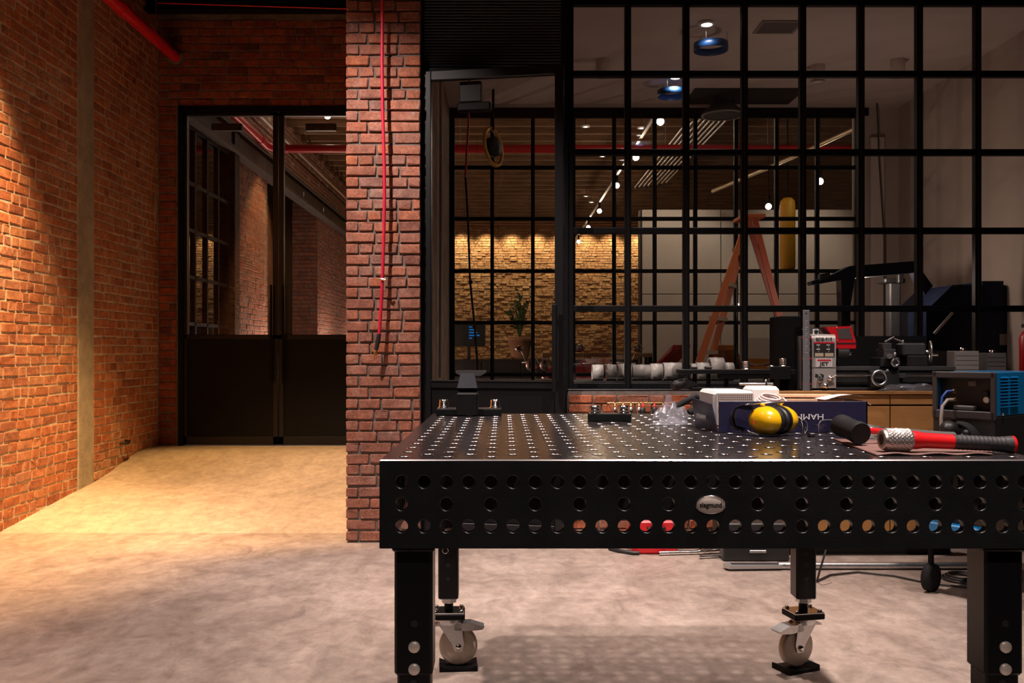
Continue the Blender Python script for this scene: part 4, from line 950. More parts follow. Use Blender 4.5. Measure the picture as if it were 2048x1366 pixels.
# tube bending machine on a foot, in front of the glazing
nd = 5.345
nb = thing('tube_bender', 'black tube bender with long arm plate and ribbed silver knobs', 'machine', (P(1470, 0, nd).x, nd+.04, ZB))
def nbx(name, x0, y0, x1, y1, d, dep, m, c=.002, par=None): return MB().pbox(x0, y0, x1, y1, d, dep, c).build(name, m, par or nb)
nbx('arm_plate', 1357, 739, 1592, 748, nd, .08, STEEL2, .002); nbx('die_block', 1540, 733, 1582, 758, nd-.002, .08, STEEL2, .003); nbx('frame_plate', 1440, 748, 1560, 757, nd+.005, .07, STEEL, .002)
for px, yb in ((1500, 0), (1574, 0)):
    x, y_ = P(px-4, 0, nd).x, nd+.04; z = zt(739 if px < 1560 else 733, nd)
    MB().lathe((x, y_, z), (0, 0, 1), [(0, .026), (.004, .026), (.006, .018), (.010, .018)]+[(.012+.009*k+j, .0215-(0 if j else .004)) for k in range(4) for j in (0, .001, .006)]+[(.048, .020), (.048, 0)], 22).build('ribbed_knob', CHROME, nb)
for px in (1389, 1418): nbx('peg', px-6, 733, px+6, 739, nd+.04, .05, BLACKP, .004)
MB().lathe((P(1547, 0, nd).x, nd+.04, zt(733, nd)), (0, 0, 1), [(0, .016), (.006, .014), (.009, .006), (.009, 0)], 14).build('cap_screw', CHROME, nb)
for px in (1392, 1420, 1456, 1535, 1548): MB().cyl((P(px, 0, nd).x, nd+.04, zt(776, nd)), (P(px, 0, nd).x, nd+.04, zt(748, nd)), .013 if px < 1550 else .006, 10).build('strut', STEEL if px < 1550 else ALU, nb)
MB().cyl(P(1478, 768, nd-.05), P(1546, 768, nd-.05), .0085, 10).build('tommy_bar', CHROME, nb); MB().ball(P(1532, 762, nd-.05), .011, 12, 8).cyl(P(1532, 762, nd-.05), P(1532, 780, nd-.05), .010, 10).build('bar_boss', CHROME, nb)
nbx('base_plate', 1384, 775, 1556, 781.9, nd+.0, .08, STEEL, .003)
MB().cyl(P(1348, 772, nd+.02), P(1378, 764, nd+.06), .030, 20).cyl(P(1346, 773, nd+.01), P(1350, 771, nd+.02), .022, 20).build('roller', BLACKP, nb); MB().pprism([(1360, 764), (1376, 758), (1390, 764), (1398, 772), (1362, 776)], nd+.02, .06).build('cheek', BLACKP, nb); MB().cyl(P(1366, 759, nd+.03), P(1376, 757, nd+.03), .006, 8).build('pin', CHROME, nb)
# things on the bench
bag('plastic_bag', 'clear plastic bag lying on the bench before the lathe', [P(1752, 0, 5.33).xy.to_3d(), P(1892, 0, 5.33).xy.to_3d(), P(1885, 0, 5.375).xy.to_3d(), P(1760, 0, 5.375).xy.to_3d()], ZB, .040, 1.3, film_mat('bench_film', (.50,.53,.60), .10))
d = 5.345
tag(MB().pbox(1902, 775, 1926, 782, d, .04, .002).build('steel_block', GREYM), 'grey steel block on the bench beside the welder', 'block')
cb = thing('small_carton', 'small brown carton with white label on the grey block', 'carton', (P(1917, 0, d).x, d+.03, zt(775, d)))
MB().pbox(1902, 763, 1926, 775, d, .04, .001).build('carton_body', CARD, cb); MB().pbox(1904, 765, 1923, 774, d-.001, .002).build('carton_label', mat('paper', (.78,.72,.70), .8), cb)
for k, (x0, y0, x1, y1) in enumerate(((1909, 702, 1958, 785), (1973, 706, 2013, 785))):
    d = 5.62
    t_ = thing('parts_cabinet', ('pale small drawer cabinet behind the lathe tailstock', 'grey small drawer cabinet behind the blue welder')[k], 'cabinet', (P((x0+x1)/2, 0, d).x, d+.05, ZB if k == 0 else .9), 0, 'small drawer cabinets by the glazing')
    cm = mat('cab_pale', (.34,.31,.30), .6) if k == 0 else mat('cab_grey', (.13,.125,.13), .6)
    MB().box((P(x0, 0, d).x, d, ZB), (P(x1, 0, d).x, d+.10, zt(y0, d)), None, .002).build('body', cm, t_)
    for j in range(8):
        zz = ZB+.008+j*((zt(y0, d)-ZB-.01)/8)
        MB().box((P(x0+2, 0, d).x, d-.003, zz), (P(x1-2, 0, d).x, d+.002, zz+(zt(y0, d)-ZB)/8-.005), None, .001).build('drawer', cm, t_)
    MB().lathe((P((x0+x1)/2, 0, d).x, d+.05, zt(y0, d)), (0, 0, 1), [(0, .016), (.02, .014), (.022, 0)], 14).build('knob', CHROME, t_)
st2 = thing('side_shelf', 'low dark shelf unit beyond the bench end', 'shelf', (P(1992, 0, 5.6).x, 5.65, 0))
MB().box((P(1968, 0, 5.6).x, 5.58, .0), (P(1972, 0, 5.6).x, 5.74, ZB)).build('side', DARK, st2); MB().box((P(2100, 0, 5.6).x, 5.58, .0), (P(2104, 0, 5.6).x, 5.74, ZB)).build('side', DARK, st2); MB().box((P(1968, 0, 5.6).x, 5.58, ZB-.02), (P(2104, 0, 5.6).x, 5.74, ZB)).build('shelf_board', DARK, st2)

# row of air fittings on a rail in front of the parapet
fr = thing('fitting_rail', 'thin brass rail holding air fittings on the brick parapet', 'rail', P(1280, 808, 5.70))
MB().cyl(P(1215, 806, 5.70), P(1345, 806, 5.70), .003, 8).build('rail', BRASS, fr)
for px in (1215, 1345): MB().cyl(P(px, 806, 5.70), P(px, 806, 5.76), .004, 8).build('bracket', BRASS, fr)
for k, px in enumerate((1230, 1246, 1262, 1278, 1286, 1309, 1326, 1336)):
    kd_ = k in (4, 5, 7)
    t_ = thing('air_fitting', '%s %s air fitting on the brass rail, counted from the ajar door' % (['first', 'second', 'third', 'fourth', 'first', 'second', 'fifth', 'third'][k], 'red-topped black' if kd_ else 'brass and chrome'), 'fitting', P(px, 812, 5.69), 0, ('red' if kd_ else 'brass')+' air fittings on the rail')
    MB().lathe(P(px, 805, 5.69), (0, 0, -1), [(0, .004), (.012, .004), (.012, .006), (.03, .006)], 8).build('plug', HRED if kd_ else BRASS, t_)
    MB().lathe(P(px, 814, 5.69), (0, 0, -1), [(0, .007), (.004, .014), (.03, .016), (.06, .013), (.075, .008)], 12).build('body', BLACKP if kd_ else CHROME, t_)

# blue welder on a cart at the right
BLUE = mat('welder_blue', (.006,.20,.50), .32, coat=.3)
wr = thing('welder', 'blue welding machine with louvred side panel on a black cart', 'welder', (P(1990, 0, 4.34).x, 4.34, 0), math.radians(38))
# local frame: x along the blue side, y along the front panel
z_t, z_m, z_b = zt(746, 4.34), zt(833, 4.34), .35
def wb_(name, a, b, m, c=.003, par=None): return MB().box(a, b, None, c).build(name, m, par or wr, False)
wb_('side_panel', (.012, 0, z_m), (.62, .005, z_t), BLUE, .002); wb_('top_cover', (.012, 0, z_t-.004), (.62, .30, z_t), BLUE, .002); wb_('far_panel', (.012, .295, z_m), (.62, .30, z_t), BLUE, .002)
for a, b in (((-.004, -.003, z_m-.02), (.014, .022, z_t+.003)), ((-.004, .278, z_m-.02), (.014, .303, z_t+.003)), ((-.004, 0, z_t-.028), (.014, .30, z_t+.003)), ((-.004, 0, z_m-.02), (.014, .30, z_m+.02))): wb_('front_frame', a, b, mat('frame_grey', (.045,.042,.045), .5), .004)
wb_('front_panel', (.05, .02, z_m), (.06, .28, z_t-.02), INK, 0)
wb_('panel_knob', (.035, .05, z_m+.09), (.052, .075, z_m+.12), BLACKP, .004); MB().lathe((.05, .06, z_m+.075), (-1, 0, 0), [(0, .016), (.006, .016), (.008, .012), (.008, 0)], 18).build('gauge', WHITEP, wr, False); wb_('label', (.047, .11, z_m+.14), (.051, .15, z_m+.165), mat('dim_label', (.12,.11,.10), .6), .001)
for col in (0, 1):
    for k in range(10):
        x0 = .052+col*.105; z = z_m+.038+k*.0155
        MB().prism([(x0, -.001, z), (x0, -.009, z+.004), (x0, -.001, z+.011)], (.085, 0, 0)).build('louvre', BLUE, wr, False)
for z, m_ in ((z_m+.115, 0), (z_m+.072, 1)):
    MB().lathe((.03, .20, z), (-1, 0, 0), [(0, .012), (.01, .012), (.012, .009), (.03, .009), (.034, .006)], 8).build('brass_coupling', BRASS, wr, False)
wb_('strain_boss', (.0, .10, z_m+.02), (.05, .20, z_m+.045), GREYM, .006)
wb_('lower_cabinet', (.0, .0, .36), (.62, .30, z_m-.004), mat('cart_black', (.018,.018,.018), .5), .004); MB().lathe((.08, -.002, z_m+.006), (0, -1, 0), [(0, .007), (.006, .006), (.006, 0)], 10).build('screw', CHROME, wr, False)
wb_('cart_tray', (-.06, -.04, .28), (.70, .34, .36), BLUE, .006)
for x in (.0, .62):
    for y in (-.01, .31): MB().lathe((x, y-.018, .07), (0, 1, 0), [(0, .03), (0, .07), (.036, .07), (.036, .03)], 20).build('cart_wheel', RUBBER, wr, False); wb_('wheel_stem', (x-.012, y-.01, .06), (x+.012, y+.01, .28), STEEL, .001)
def wloc(x, y, z): return wr.matrix_basis @ Vector((x, y, z))
wr.matrix_basis; bpy.context.view_layer.update()
h1, h2 = wr.matrix_world @ Vector((-.004, .20, z_m+.115)), wr.matrix_world @ Vector((-.004, .20, z_m+.072))
tag(MB().tube([h1, h1+Vector((-.03, -.005, -.002)), h1+Vector((-.055, -.01, -.03)), h1+Vector((-.065, -.015, -.09)), h1+Vector((-.065, -.02, -.30))], .0065, 10).build('gas_hose', mat('hose_blue', (.02,.06,.30), .5)), 'blue braided hose from the welder front', 'hose')
tag(MB().tube([h2, h2+Vector((-.03, -.01, .0)), h2+Vector((-.058, -.018, -.03)), h2+Vector((-.068, -.025, -.09)), h2+Vector((-.066, -.03, -.28))], .0085, 10).build('gas_hose', mat('hose_grey', (.36,.31,.28), .55)), 'grey hose from the welder front', 'hose')
# coil of welding cable hung on a hook of the welder's front
nrm_ = Vector((-math.cos(math.radians(38)), -math.sin(math.radians(38)), 0))
wb_('cable_hook', (-.10, .14, .835), (.004, .16, .850), STEEL, .002); wb_('hook_tip', (-.10, .14, .850), (-.09, .16, .885), STEEL, .002)
hk = wr.matrix_world @ Vector((-.045, .15, .850)); cc = hk+Vector((0, 0, -.066)); ck = MB()
for k in range(3): ck.torus(cc+nrm_*(.022*(k-1))+Vector((0, 0, -.012)), nrm_, .085, .011, 30, 8)
tag(ck.build('cable_coil', RUBBER), 'thick black cable coil hung on the front of the blue welder', 'cable')
th = cc+nrm_*.07+Vector((-.01, .0, .045)); th2 = cc+nrm_*.06+Vector((.055, -.02, .03))
tag(MB().lathe(th, nrm_+Vector((0, 0, .3)), [(-.05, .015), (-.03, .035), (0, .044), (.025, .040), (.045, .020), (.05, 0)], 20).tube([th, (th+th2)/2+Vector((0, 0, -.03)), th2], .012, 8).ball(th2, .02, 14, 8).build('torch_head', BLACKP), 'rounded black torch head tucked into the thick cable coil', 'torch')

# ---------------------------------------------------------------- on the floor behind the table
fl = lambda px, py: P(px, py, F*H/(py-CY))
q = fl(1312, 1109)
tbx = thing('tool_case', 'red plastic tool case on the floor behind the table', 'case', (q.x, q.y+.1, 0))
MB().box((q.x-.14, q.y, 0), (q.x+.13, q.y+.2, .20), None, .012).build('case_body', RED, tbx); MB().box((q.x-.15, q.y-.004, .11), (q.x+.14, q.y+.204, .125), None, .003).build('case_seam', mat('dark_red', (.25,.01,.01), .5), tbx); MB().tube([(q.x-.05, q.y-.005, .16), (q.x-.05, q.y-.035, .16), (q.x+.05, q.y-.035, .16), (q.x+.05, q.y-.005, .16)], .008, 8).build('case_handle', BLACKP, tbx)
a, b = fl(1228, 1105), fl(1278, 1110)
tag(MB().tube([a+Vector((-.02, .06, .012)), a+Vector((.02, .0, .012)), b+Vector((-.03, -.005, .012)), b+Vector((.0, .0, .012))], .012, 10).build('black_bar', BLACKP), 'curved black bar on the floor before the red case', 'bar')
ctb = thing('socket_wrench', 'long chrome bar with ribbed sockets on the floor', 'wrench', fl(1380, 1114))
a, b = fl(1318, 1111), fl(1395, 1109)
MB().cyl(a+Vector((0, 0, .014)), b+Vector((0, 0, .014)), .013, 14).build('bar', CHROME, ctb); c_ = fl(1442, 1106)
dr = (c_-b); MB().lathe(b+Vector((0, 0, .016)), dr, [(0, .013), (.02, .018), (.04, .012), (.06, .018), (.08, .012), (.10, .016), (.14, .016)], 16).build('socket', CHROME, ctb)
a, b = fl(1398, 1118), fl(1445, 1115)
tag(MB().cyl(a+Vector((0, 0, .012)), b+Vector((0, 0, .012)), .011, 14).build('chrome_tube', CHROME), 'short chrome tube in front of the ribbed sockets', 'tube')
q = fl(1515, 1125)
bc = thing('black_case', 'black equipment case with silver latch behind the table', 'case', (q.x, q.y+.12, 0))
MB().box((q.x-.19, q.y+.02, 0), (q.x+.19, q.y+.125, .22), None, .008).build('case_body', BLACKP, bc); MB().box((q.x-.04, q.y+.014, .050), (q.x+.055, q.y+.022, .066), None, .002).build('latch', ALU, bc)
# aluminium pole with flat blade
a, b, c_ = fl(1442, 1133), fl(1556, 1139), fl(1940, 1139)
po = thing('aluminium_pole', 'aluminium pole with a flat blade end lying along the bench', 'pole', b)
MB().tube([b+Vector((.0, 0, .022)), b+Vector((.085, 0, .022))], .021, 16).build('ferrule', mat('foil', (.6,.6,.6), .3, 1.0, bump=.6, bscale=80), po); MB().tube([b+Vector((.08, 0, .022)), b+Vector((.20, -.0, .022))], .012, 14).build('inner_pole', ALU, po); MB().tube([b+Vector((.20, 0, .022)), c_+Vector((0, .0, .022))], .0195, 16).build('pole', ALU, po)
MB().prism([(a.x, b.y-.02, .012), (a.x+.02, b.y-.045, .012), (b.x+.01, b.y-.03, .012), (b.x+.01, b.y+.03, .012), (a.x+.02, b.y+.045, .012), (a.x, b.y+.02, .012)], (0, 0, .018)).build('blade', mat('blade_grey', (.5,.5,.5), .35, .7), po); MB().box((a.x+.04, b.y-.012, .030), (b.x, b.y+.012, .036)).build('blade_groove', GREYM, po)
cp = [P(1652, 1100, 4.75), P(1640, 1140, 4.7), fl(1634, 1165)+Vector((0, 0, .008)), fl(1660, 1153)+Vector((0, 0, .008)), fl(1715, 1147)+Vector((0, 0, .008)), fl(1790, 1155)+Vector((0, 0, .008)), fl(1860, 1170)+Vector((0, 0, .008)), fl(1945, 1179)+Vector((0, 0, .008))]
tag(MB().tube(cp, .0055, 8).build('power_cable', BLACKP), 'black power cable curving over the floor behind the table', 'cable')
q = fl(1925, 1160); ck = MB()
for k in range(3): ck.torus(q+Vector((.01*k, .01*k, .008+.006*k)), (0, 0, 1), .10-.01*k, .006, 30, 6)
tag(ck.build('cable_coil', BLACKP), 'thin black cable coil on the floor by the bench end', 'cable')

# ---------------------------------------------------------------- inside the glazed room
LAMP = emit_mat('lamp_white', (1, .93, .86), 14); LAMPB = emit_mat('lamp_bulb', (1, .88, .74), 60)
RBLUE = mat('ring_blue', (.010,.05,.16), .4)
for k, (x, y, lx, ly) in enumerate(((1.535, 6.76, 1.46, 6.56), (1.470, 7.98, 1.475, 7.84))):
    t_ = thing('ceiling_ring', ('blue hoop hanging under the nearer downlight of the glazed room', 'blue hoop hanging under the farther downlight of the glazed room')[k], 'hoop', (x, y, 3.44), 0, 'blue hoops under the downlights')
    MB().ring((x, y, 3.44), (0, 0, 1), .120, .126, .055, 30).build('band', RBLUE, t_)
    for q in range(3): MB().cyl((x+.12*math.cos(q*2.1), y+.12*math.sin(q*2.1), 3.49), (x+.12*math.cos(q*2.1), y+.12*math.sin(q*2.1), 3.58), .003, 6).build('hanger', ALU, t_)
    t_ = thing('downlight', ('round white downlight nearer the front glazing', 'round white downlight nearer the hall window')[k], 'lamp', (lx, ly, 3.575), 0, 'downlights of the glazed room')
    MB().ring((lx, ly, 3.56), (0, 0, 1), .040, .058, .02, 24).build('bezel', WHITEP, t_); MB().lathe((lx, ly, 3.565), (0, 0, 1), [(0, .038), (.006, .038)], 20).build('lens', LAMP, t_)
cx_, cy_ = 2.0, 6.65
vt = thing('ceiling_vent', 'square slatted air vent in the pale ceiling', 'vent', (cx_, cy_, 3.575))
MB().box((cx_-.15, cy_-.13, 3.572), (cx_+.15, cy_-.11, 3.58)).box((cx_-.15, cy_+.11, 3.572), (cx_+.15, cy_+.13, 3.58)).box((cx_-.15, cy_-.11, 3.572), (cx_-.13, cy_+.11, 3.58)).box((cx_+.13, cy_-.11, 3.572), (cx_+.15, cy_+.11, 3.58)).build('frame', mat('vent_grey', (.25,.21,.19), .6), vt)
for k in range(11): MB().box((cx_-.13, cy_-.105+k*.02, 3.574), (cx_+.13, cy_-.095+k*.02, 3.578)).build('slat', mat('vent_grey', (.25,.21,.19), .6), vt)
MB().box((cx_-.13, cy_-.11, 3.5785), (cx_+.13, cy_+.11, 3.5795)).build('backing', DARK, vt)
ht = thing('ceiling_hatch', 'dark open hatch with round fan hood in the pale ceiling', 'hatch', (2.2, 8.45, 3.57))
MB().box((1.72, 8.20, 3.573), (2.72, 8.72, 3.579)).build('opening', DARK, ht); MB().lathe((2.03, 8.46, 3.40), (0, 0, 1), [(0, .19), (.02, .19), (.10, .11), (.175, .11)], 26).build('hood', GREYM, ht); MB().ring((2.03, 8.46, 3.395), (0, 0, 1), .175, .195, .012, 26).build('hood_rim', mat('rim_pale', (.3,.27,.25), .5), ht)
for k, (x, y) in enumerate(((.80, 7.4), (2.60, 7.55), (3.2, 7.4))):
    t_ = thing('ceiling_can', ('pale cylinder lamp on the ceiling near the ajar door', 'pale cylinder lamp on the ceiling beyond the vent', 'pale cylinder lamp on the ceiling near the pale side wall')[k], 'lamp', (x, y, 3.42), 0, 'pale ceiling cylinders')
    MB().lathe((x, y, 3.44), (0, 0, 1), [(0, .045), (0, .058), (.14, .058)], 22).build('can', PLASTER_C, t_); MB().ring((x, y, 3.435), (0, 0, 1), .044, .060, .008, 22).build('can_rim', PLASTER, t_)
# hanging hose and yellow reel
rl = thing('hose_reel', 'yellow hose reel hanging in the glazed room behind the ajar door', 'reel', (-.10, 8.25, 2.88))
rc = Vector((-.10, 8.25, 3.06)); MB().torus(rc, (.9, -.45, .1), .17, .016, 36, 10).build('rim', mat('reel_yellow', (.75,.36,.01), .4), rl); MB().lathe(rc, (.8, -.6, .1), [(-.03, .04), (-.03, .09), (.03, .09), (.03, .04)], 26).build('drum', INK, rl); MB().cyl((rc.x, rc.y, rc.z+.15), (rc.x, rc.y, 3.58), .012, 10).build('bracket', STEEL, rl)
h0 = 7.75
hh = thing('hanging_hose', 'thin hose with red upper half hanging behind the ajar door glass', 'hose', P(940, 640, h0))
MB().tube([P(938, 152, h0), P(937, 250, h0), P(933, 310, h0), P(931, 355, h0)], .009, 8).build('red_hose', mat('hose_red', (.50,.010,.040), .45), hh); MB().tube([P(931, 355, h0), P(936, 440, h0), P(940, 560, h0), P(950, 660, h0), P(956, 745, h0)], .009, 8).build('black_hose', RUBBER, hh); MB().ball(P(941, 564, h0), .02, 10, 6).build('hose_ball', RUBBER, hh)
MB().tube([P(938, 152, h0), (P(938, 100, h0).x, h0, 3.58)], .009, 8).build('ceiling_run', RUBBER, hh)
tag(MB().tube([(-.50, 7.2, 3.57), (-.50, 7.2, 2.2), (-.50, 7.15, 1.0)], .014, 8).build('wall_conduit', mat('conduit_grey', (.35,.30,.27), .45)), 'pale vertical conduit on the brown wall behind the ajar door', 'conduit')
# white duct fittings on the inner sill
ld = thing('inner_counter', 'dark counter along the inside of the steel glazing', 'counter', (1.8, 6.4, 0))
MB().box((.43, 6.10, .97), (3.4, 6.55, 1.005), None, .003).build('counter_top', DARK, ld); MB().box((.45, 6.14, 0), (3.38, 6.52, .97)).build('counter_body', DARK, ld)
dd = 6.28; seg_ = [(1184, 1206, 742, 16, 0), (1213, 1232, 742, 16, 0), (1234, 1262, 742, 17, 0), (1264, 1300, 742, 16, 0), (1300, 1324, 742, 17, 0), (1326, 1362, 742, 18, 0), (1380, 1392, 738, 17, 0), (1392, 1417, 738, 18, 0), (1418, 1446, 735, 23, 0), (1446, 1466, 738, 18, 0)]
PVC = mat('white_duct', (.78,.74,.71), .35)
for k, (x0, x1, yc, r_, _) in enumerate(seg_):
    R_ = r_*S(dd); a, b = P(x0, yc, dd), P(x1, yc, dd); a.z = b.z = 1.006+R_; a.y = b.y = dd+.0
    nth = ['end', 'second', 'third', 'fourth', 'fifth', 'sixth', 'seventh', 'eighth', 'ninth', 'last'][k]
    t_ = thing('duct_fitting', '%s white duct fitting in the row behind the steel glazing' % nth, 'duct', (a.x, dd, 1.006), 0, 'white duct fittings in a row')
    L_ = (b-a).length
    MB().lathe(a, b-a, [(0, R_*.93), (0, R_), (L_-.001, R_), (L_-.001, R_*.93), (0, R_*.93)], 26, True, False).build('sleeve', PVC, t_)
    MB().lathe(a+(b-a)*.5, b-a, [(-.006, R_), (-.006, R_*1.025), (.006, R_*1.025), (.006, R_)], 26, False, False).build('joint_ring', PVC, t_)
# orange stepladder
ORG = mat('ladder_orange', (.36,.085,.02), .5)
ly = 8.0
la = thing('stepladder', 'tall orange stepladder with pale treads in the glazed room', 'ladder', (P(1500, 0, ly).x, ly, 0))
apx = P(1500, 440, ly)
LR = [((apx.x-.05, 7.86, apx.z), (P(1300, 0, ly).x, 7.74, 0)), ((apx.x+.03, 8.14, apx.z), (P(1362, 0, ly).x, 8.20, 0))]
for tp_, bt_ in LR:
    MB().prism([(tp_[0]-.025, tp_[1], tp_[2]), (tp_[0]+.025, tp_[1], tp_[2]), (bt_[0]+.035, bt_[1], 0), (bt_[0]-.035, bt_[1], 0)], (0, .03, 0)).build('front_rail', ORG, la)
for bpx, y0, y1 in ((1628, 7.9, 7.8), (1672, 8.1, 8.2)):
    bt = P(bpx, 1000, ly); MB().prism([(apx.x-.01, y0, apx.z), (apx.x+.04, y0, apx.z), (bt.x+.05, y1, 0), (bt.x, y1, 0)], (0, .025, 0)).build('rear_rail', mat('ladder_red', (.36,.06,.02), .5), la)
MB().box((apx.x-.10, 7.83, apx.z), (apx.x+.09, 8.2, apx.z+.03), None, .004).build('top_cap', ORG, la)
for k in range(7):
    t = (k+1)/8; (A_, A2), (B_, B2) = [[Vector(p) for p in q] for q in LR]; p1, p2 = A_.lerp(A2, t), B_.lerp(B2, t)
    MB().prism([p1+Vector((-.035, .03, 0)), p1+Vector((.05, .03, 0)), p2+Vector((.05, 0, 0)), p2+Vector((-.035, 0, 0))], (0, 0, .035)).build('tread', mat('tread_pale', (.36,.28,.21), .5), la)
# blue blast cabinet with sloping hood by the side wall
bd_ = 6.95
bb = thing('blast_cabinet', 'dark blue blast cabinet with sloping hood by the pale side wall', 'cabinet', (P(1950, 0, bd_).x, bd_+.3, 0))
DBL = mat('dark_blue_paint', (.006,.015,.05), .55, spec=.25)
MB().box((P(1850, 0, bd_).x, bd_, .0), (P(2120, 0, bd_).x, bd_+.7, P(0, 622, bd_).z), None, .01).build('body', DBL, bb)
MB().pprism([(1852, 622), (1905, 570), (2010, 570), (2060, 622)], bd_, .6).build('hood', DBL, bb)
MB().pprism([(1965, 570), (1965, 562), (2090, 562), (2090, 622), (2060, 622)], bd_+.05, .5).build('dust_box', DBL, bb)
MB().pbox(2000, 668, 2040, 690, bd_-.004, .005).build('warning_label', mat('label_cream', (.40,.36,.28), .6), bb)
MB().cyl(P(1868, 668, bd_-.01), P(1905, 625, bd_-.01), .012, 10).build('strut', ALU, bb)
ar = thing('swing_arm', 'dark extraction arm reaching over from the blue cabinet', 'arm', (P(1693, 0, 6.8).x, 6.85, 0))
MB().pprism([(1622, 563), (1668, 548), (1700, 532), (1830, 522), (1866, 572), (1850, 590), (1830, 545), (1710, 556), (1700, 620), (1684, 620), (1682, 560), (1625, 570)], 6.80, .10).build('arm', mat('arm_navy', (.012,.016,.035), .5), ar)
MB().box((P(1684, 0, 6.8).x, 6.81, 0), (P(1702, 0, 6.8).x, 6.89, P(0, 615, 6.8).z)).build('arm_post', DARK, ar); MB().pprism([(1640, 548), (1660, 545), (1660, 556), (1640, 562)], 6.78, .05).build('handle', GREYM, ar)
ps = thing('drill_press', 'grey pillar drill standing behind the lathe inside the glazing', 'machine', (P(1790, 0, 7.2).x, 7.25, 0))
MB().box((P(1780, 0, 7.2).x, 7.2, 0), (P(1802, 0, 7.2).x, 7.29, P(0, 562, 7.2).z), None, .01).build('column', GREYM, ps); MB().pbox(1770, 556, 1812, 566, 7.15, .15, .01).build('head', DKM, ps); MB().pbox(1797, 548, 1808, 566, 7.12, .05, .006).build('motor', DKM, ps); MB().box((P(1760, 0, 7.2).x, 7.1, 0), (P(1812, 0, 7.2).x, 7.45, .06), None, .01).build('base', DKM, ps)
ex_ = P(2043, 0, 6.5); fe = thing('fire_extinguisher', 'red fire extinguisher behind the glazing at the edge', 'extinguisher', (ex_.x, 6.40, 1.005))
MB().lathe((ex_.x, 6.40, 1.005), (0, 0, 1), [(0, .06), (.005, .065), (.30, .065), (.34, .045), (.36, .02), (.37, .02)], 22).build('cylinder', RED, fe); MB().box((ex_.x-.05, 6.38, 1.375), (ex_.x+.05, 6.42, 1.40), None, .004).build('valve', BLACKP, fe)
# tall pale boards leaning by the back wall
tag(MB().box((3.545, 8.80, .1), (3.68, 8.84, 3.28), None, .004).build('pale_board', mat('board_pale', (.62,.53,.48), .6)), 'tall pale board upright against the back wall', 'board')
tag(MB().tube([P(1753, 190, 8.7), P(1758, 320, 8.7), P(1768, 480, 8.7), (P(1768, 480, 8.7).x, 8.7, .02)], .007, 8).build('pull_rod', GREYM), 'thin dark rod hanging by the pale board', 'rod')

# ---------------------------------------------------------------- hall: lamps, services, vehicles
def bulb(k, x, y, z, lab, grp):
    t_ = thing('track_lamp', lab, 'lamp', (x, y, z), 0, grp)
    MB().ball((x, y, z), .043, 14, 10).build('bulb', LAMPB, t_); MB().cyl((x, y, z+.045), (x, y, z+.16), .022, 12).build('socket', STEEL, t_)
    if abs(x-1.83) > .01: MB().cyl((x, y, z+.15), (x, y, HZ), .005, 6).build('stem', STEEL, t_)
names = ['first', 'second', 'third', 'fourth', 'fifth', 'sixth']
for k, y in enumerate((10.67, 12.65, 14.8, 17.5, 19.8, 22.4)): bulb(k, 1.83, y, 3.90, '%s bare bulb along the lamp track, counted from the near end' % names[k], 'bulbs along the lamp track')
tag(MB().box((1.81, 9.6, 4.06), (1.85, 24.0, 4.10)).build('lamp_track', ALU), 'silver lamp track running down the hall ceiling', 'track')
bulb(0, P(1640, 363, 12.0).x, 12.0, P(1640, 363, 12.0).z, 'bare bulb over the pale partition nearest the glazed room corner', 'bulbs over the partition')
bulb(0, P(1537, 413, 13.4).x, 13.4, P(1537, 413, 13.4).z, 'bare bulb over the pale partition beside the yellow punch bag', 'bulbs over the partition')
bulb(0, P(655, 232, 13.0).x, 13.0, P(655, 232, 13.0).z, 'bare bulb seen through the double door glass', 'bulbs by the door')
for k, (px, py, d) in enumerate(((593, 232, 13.6), (614, 244, 14.4), (1171, 254, 13.2), (1283, 257, 13.4), (1205, 313, 15.6), (1183, 405, 20.5), (1172, 393, 20))):
    p = P(px, py, d); 
    lab = ['round disc lamp left of the bulb behind the double door', 'lower disc lamp behind the double door', 'disc lamp over the hall seen beside the ajar door frame', 'disc lamp over the hall above the lamp track', 'small disc lamp on the joists past the red pipe', 'lower of two tiny disc lamps near the gold wall', 'upper of two tiny disc lamps near the gold wall'][k]
    t_ = thing('disc_lamp', lab, 'lamp', p, 0, 'disc lamps under the hall joists')
    MB().ring(p, (0, 0, 1), .03, .062, .02, 20).build('bezel', WHITEP, t_); MB().lathe(p+Vector((0, 0, .004)), (0, 0, 1), [(0, .055), (.01, .055)], 18).build('lens', LAMP, t_); MB().cyl(p+Vector((0, 0, .02)), (p.x, p.y, HZ), .005, 6).build('stem', STEEL, t_)
for k in range(8):
    x = 2.45+k*.075; z = 4.28+.004*k; yend = 17.2-.05*k
    tag(MB().tube([(x, 9.4, z), (x, yend-.15, z), (x+.03, yend-.03, z), (x+.12, yend, z)], .014, 8).build('steel_conduit', ALU), '%s steel conduit of the row under the hall ceiling, counted from the lamp track' % (names+['seventh', 'eighth'])[k], 'conduit', 'parallel conduits under the hall ceiling')
tag(MB().tube([(4.3, 9.9, 3.85), (3.85, 12.2, 3.80), (3.3, 14.4, 3.74)], .03, 10).build('flexible_duct', mat('duct_tan', (.55,.42,.28), .35, .7, bump=.8, bscale=30)), 'ribbed tan duct slanting across the hall ceiling', 'duct')
wlc = MB().tube([(-3.2, 9.6, 4.29), (-3.2, 20, 4.29)], .018, 8)
tag(wlc.build('wall_conduit', ALU), 'long silver conduit along the brick flank of the hall', 'conduit')
for k in range(3):
    y = 12.9+k*1.6
    tag(MB().lathe((XL+.17, y, 3.74), (0, 0, -1), [(0, .012), (.06, .012), (.07, .006)], 10).build('beam_pin', ALU), '%s steel pin under the brown beam of the hall' % names[k], 'pin', 'pins under the brown beam')
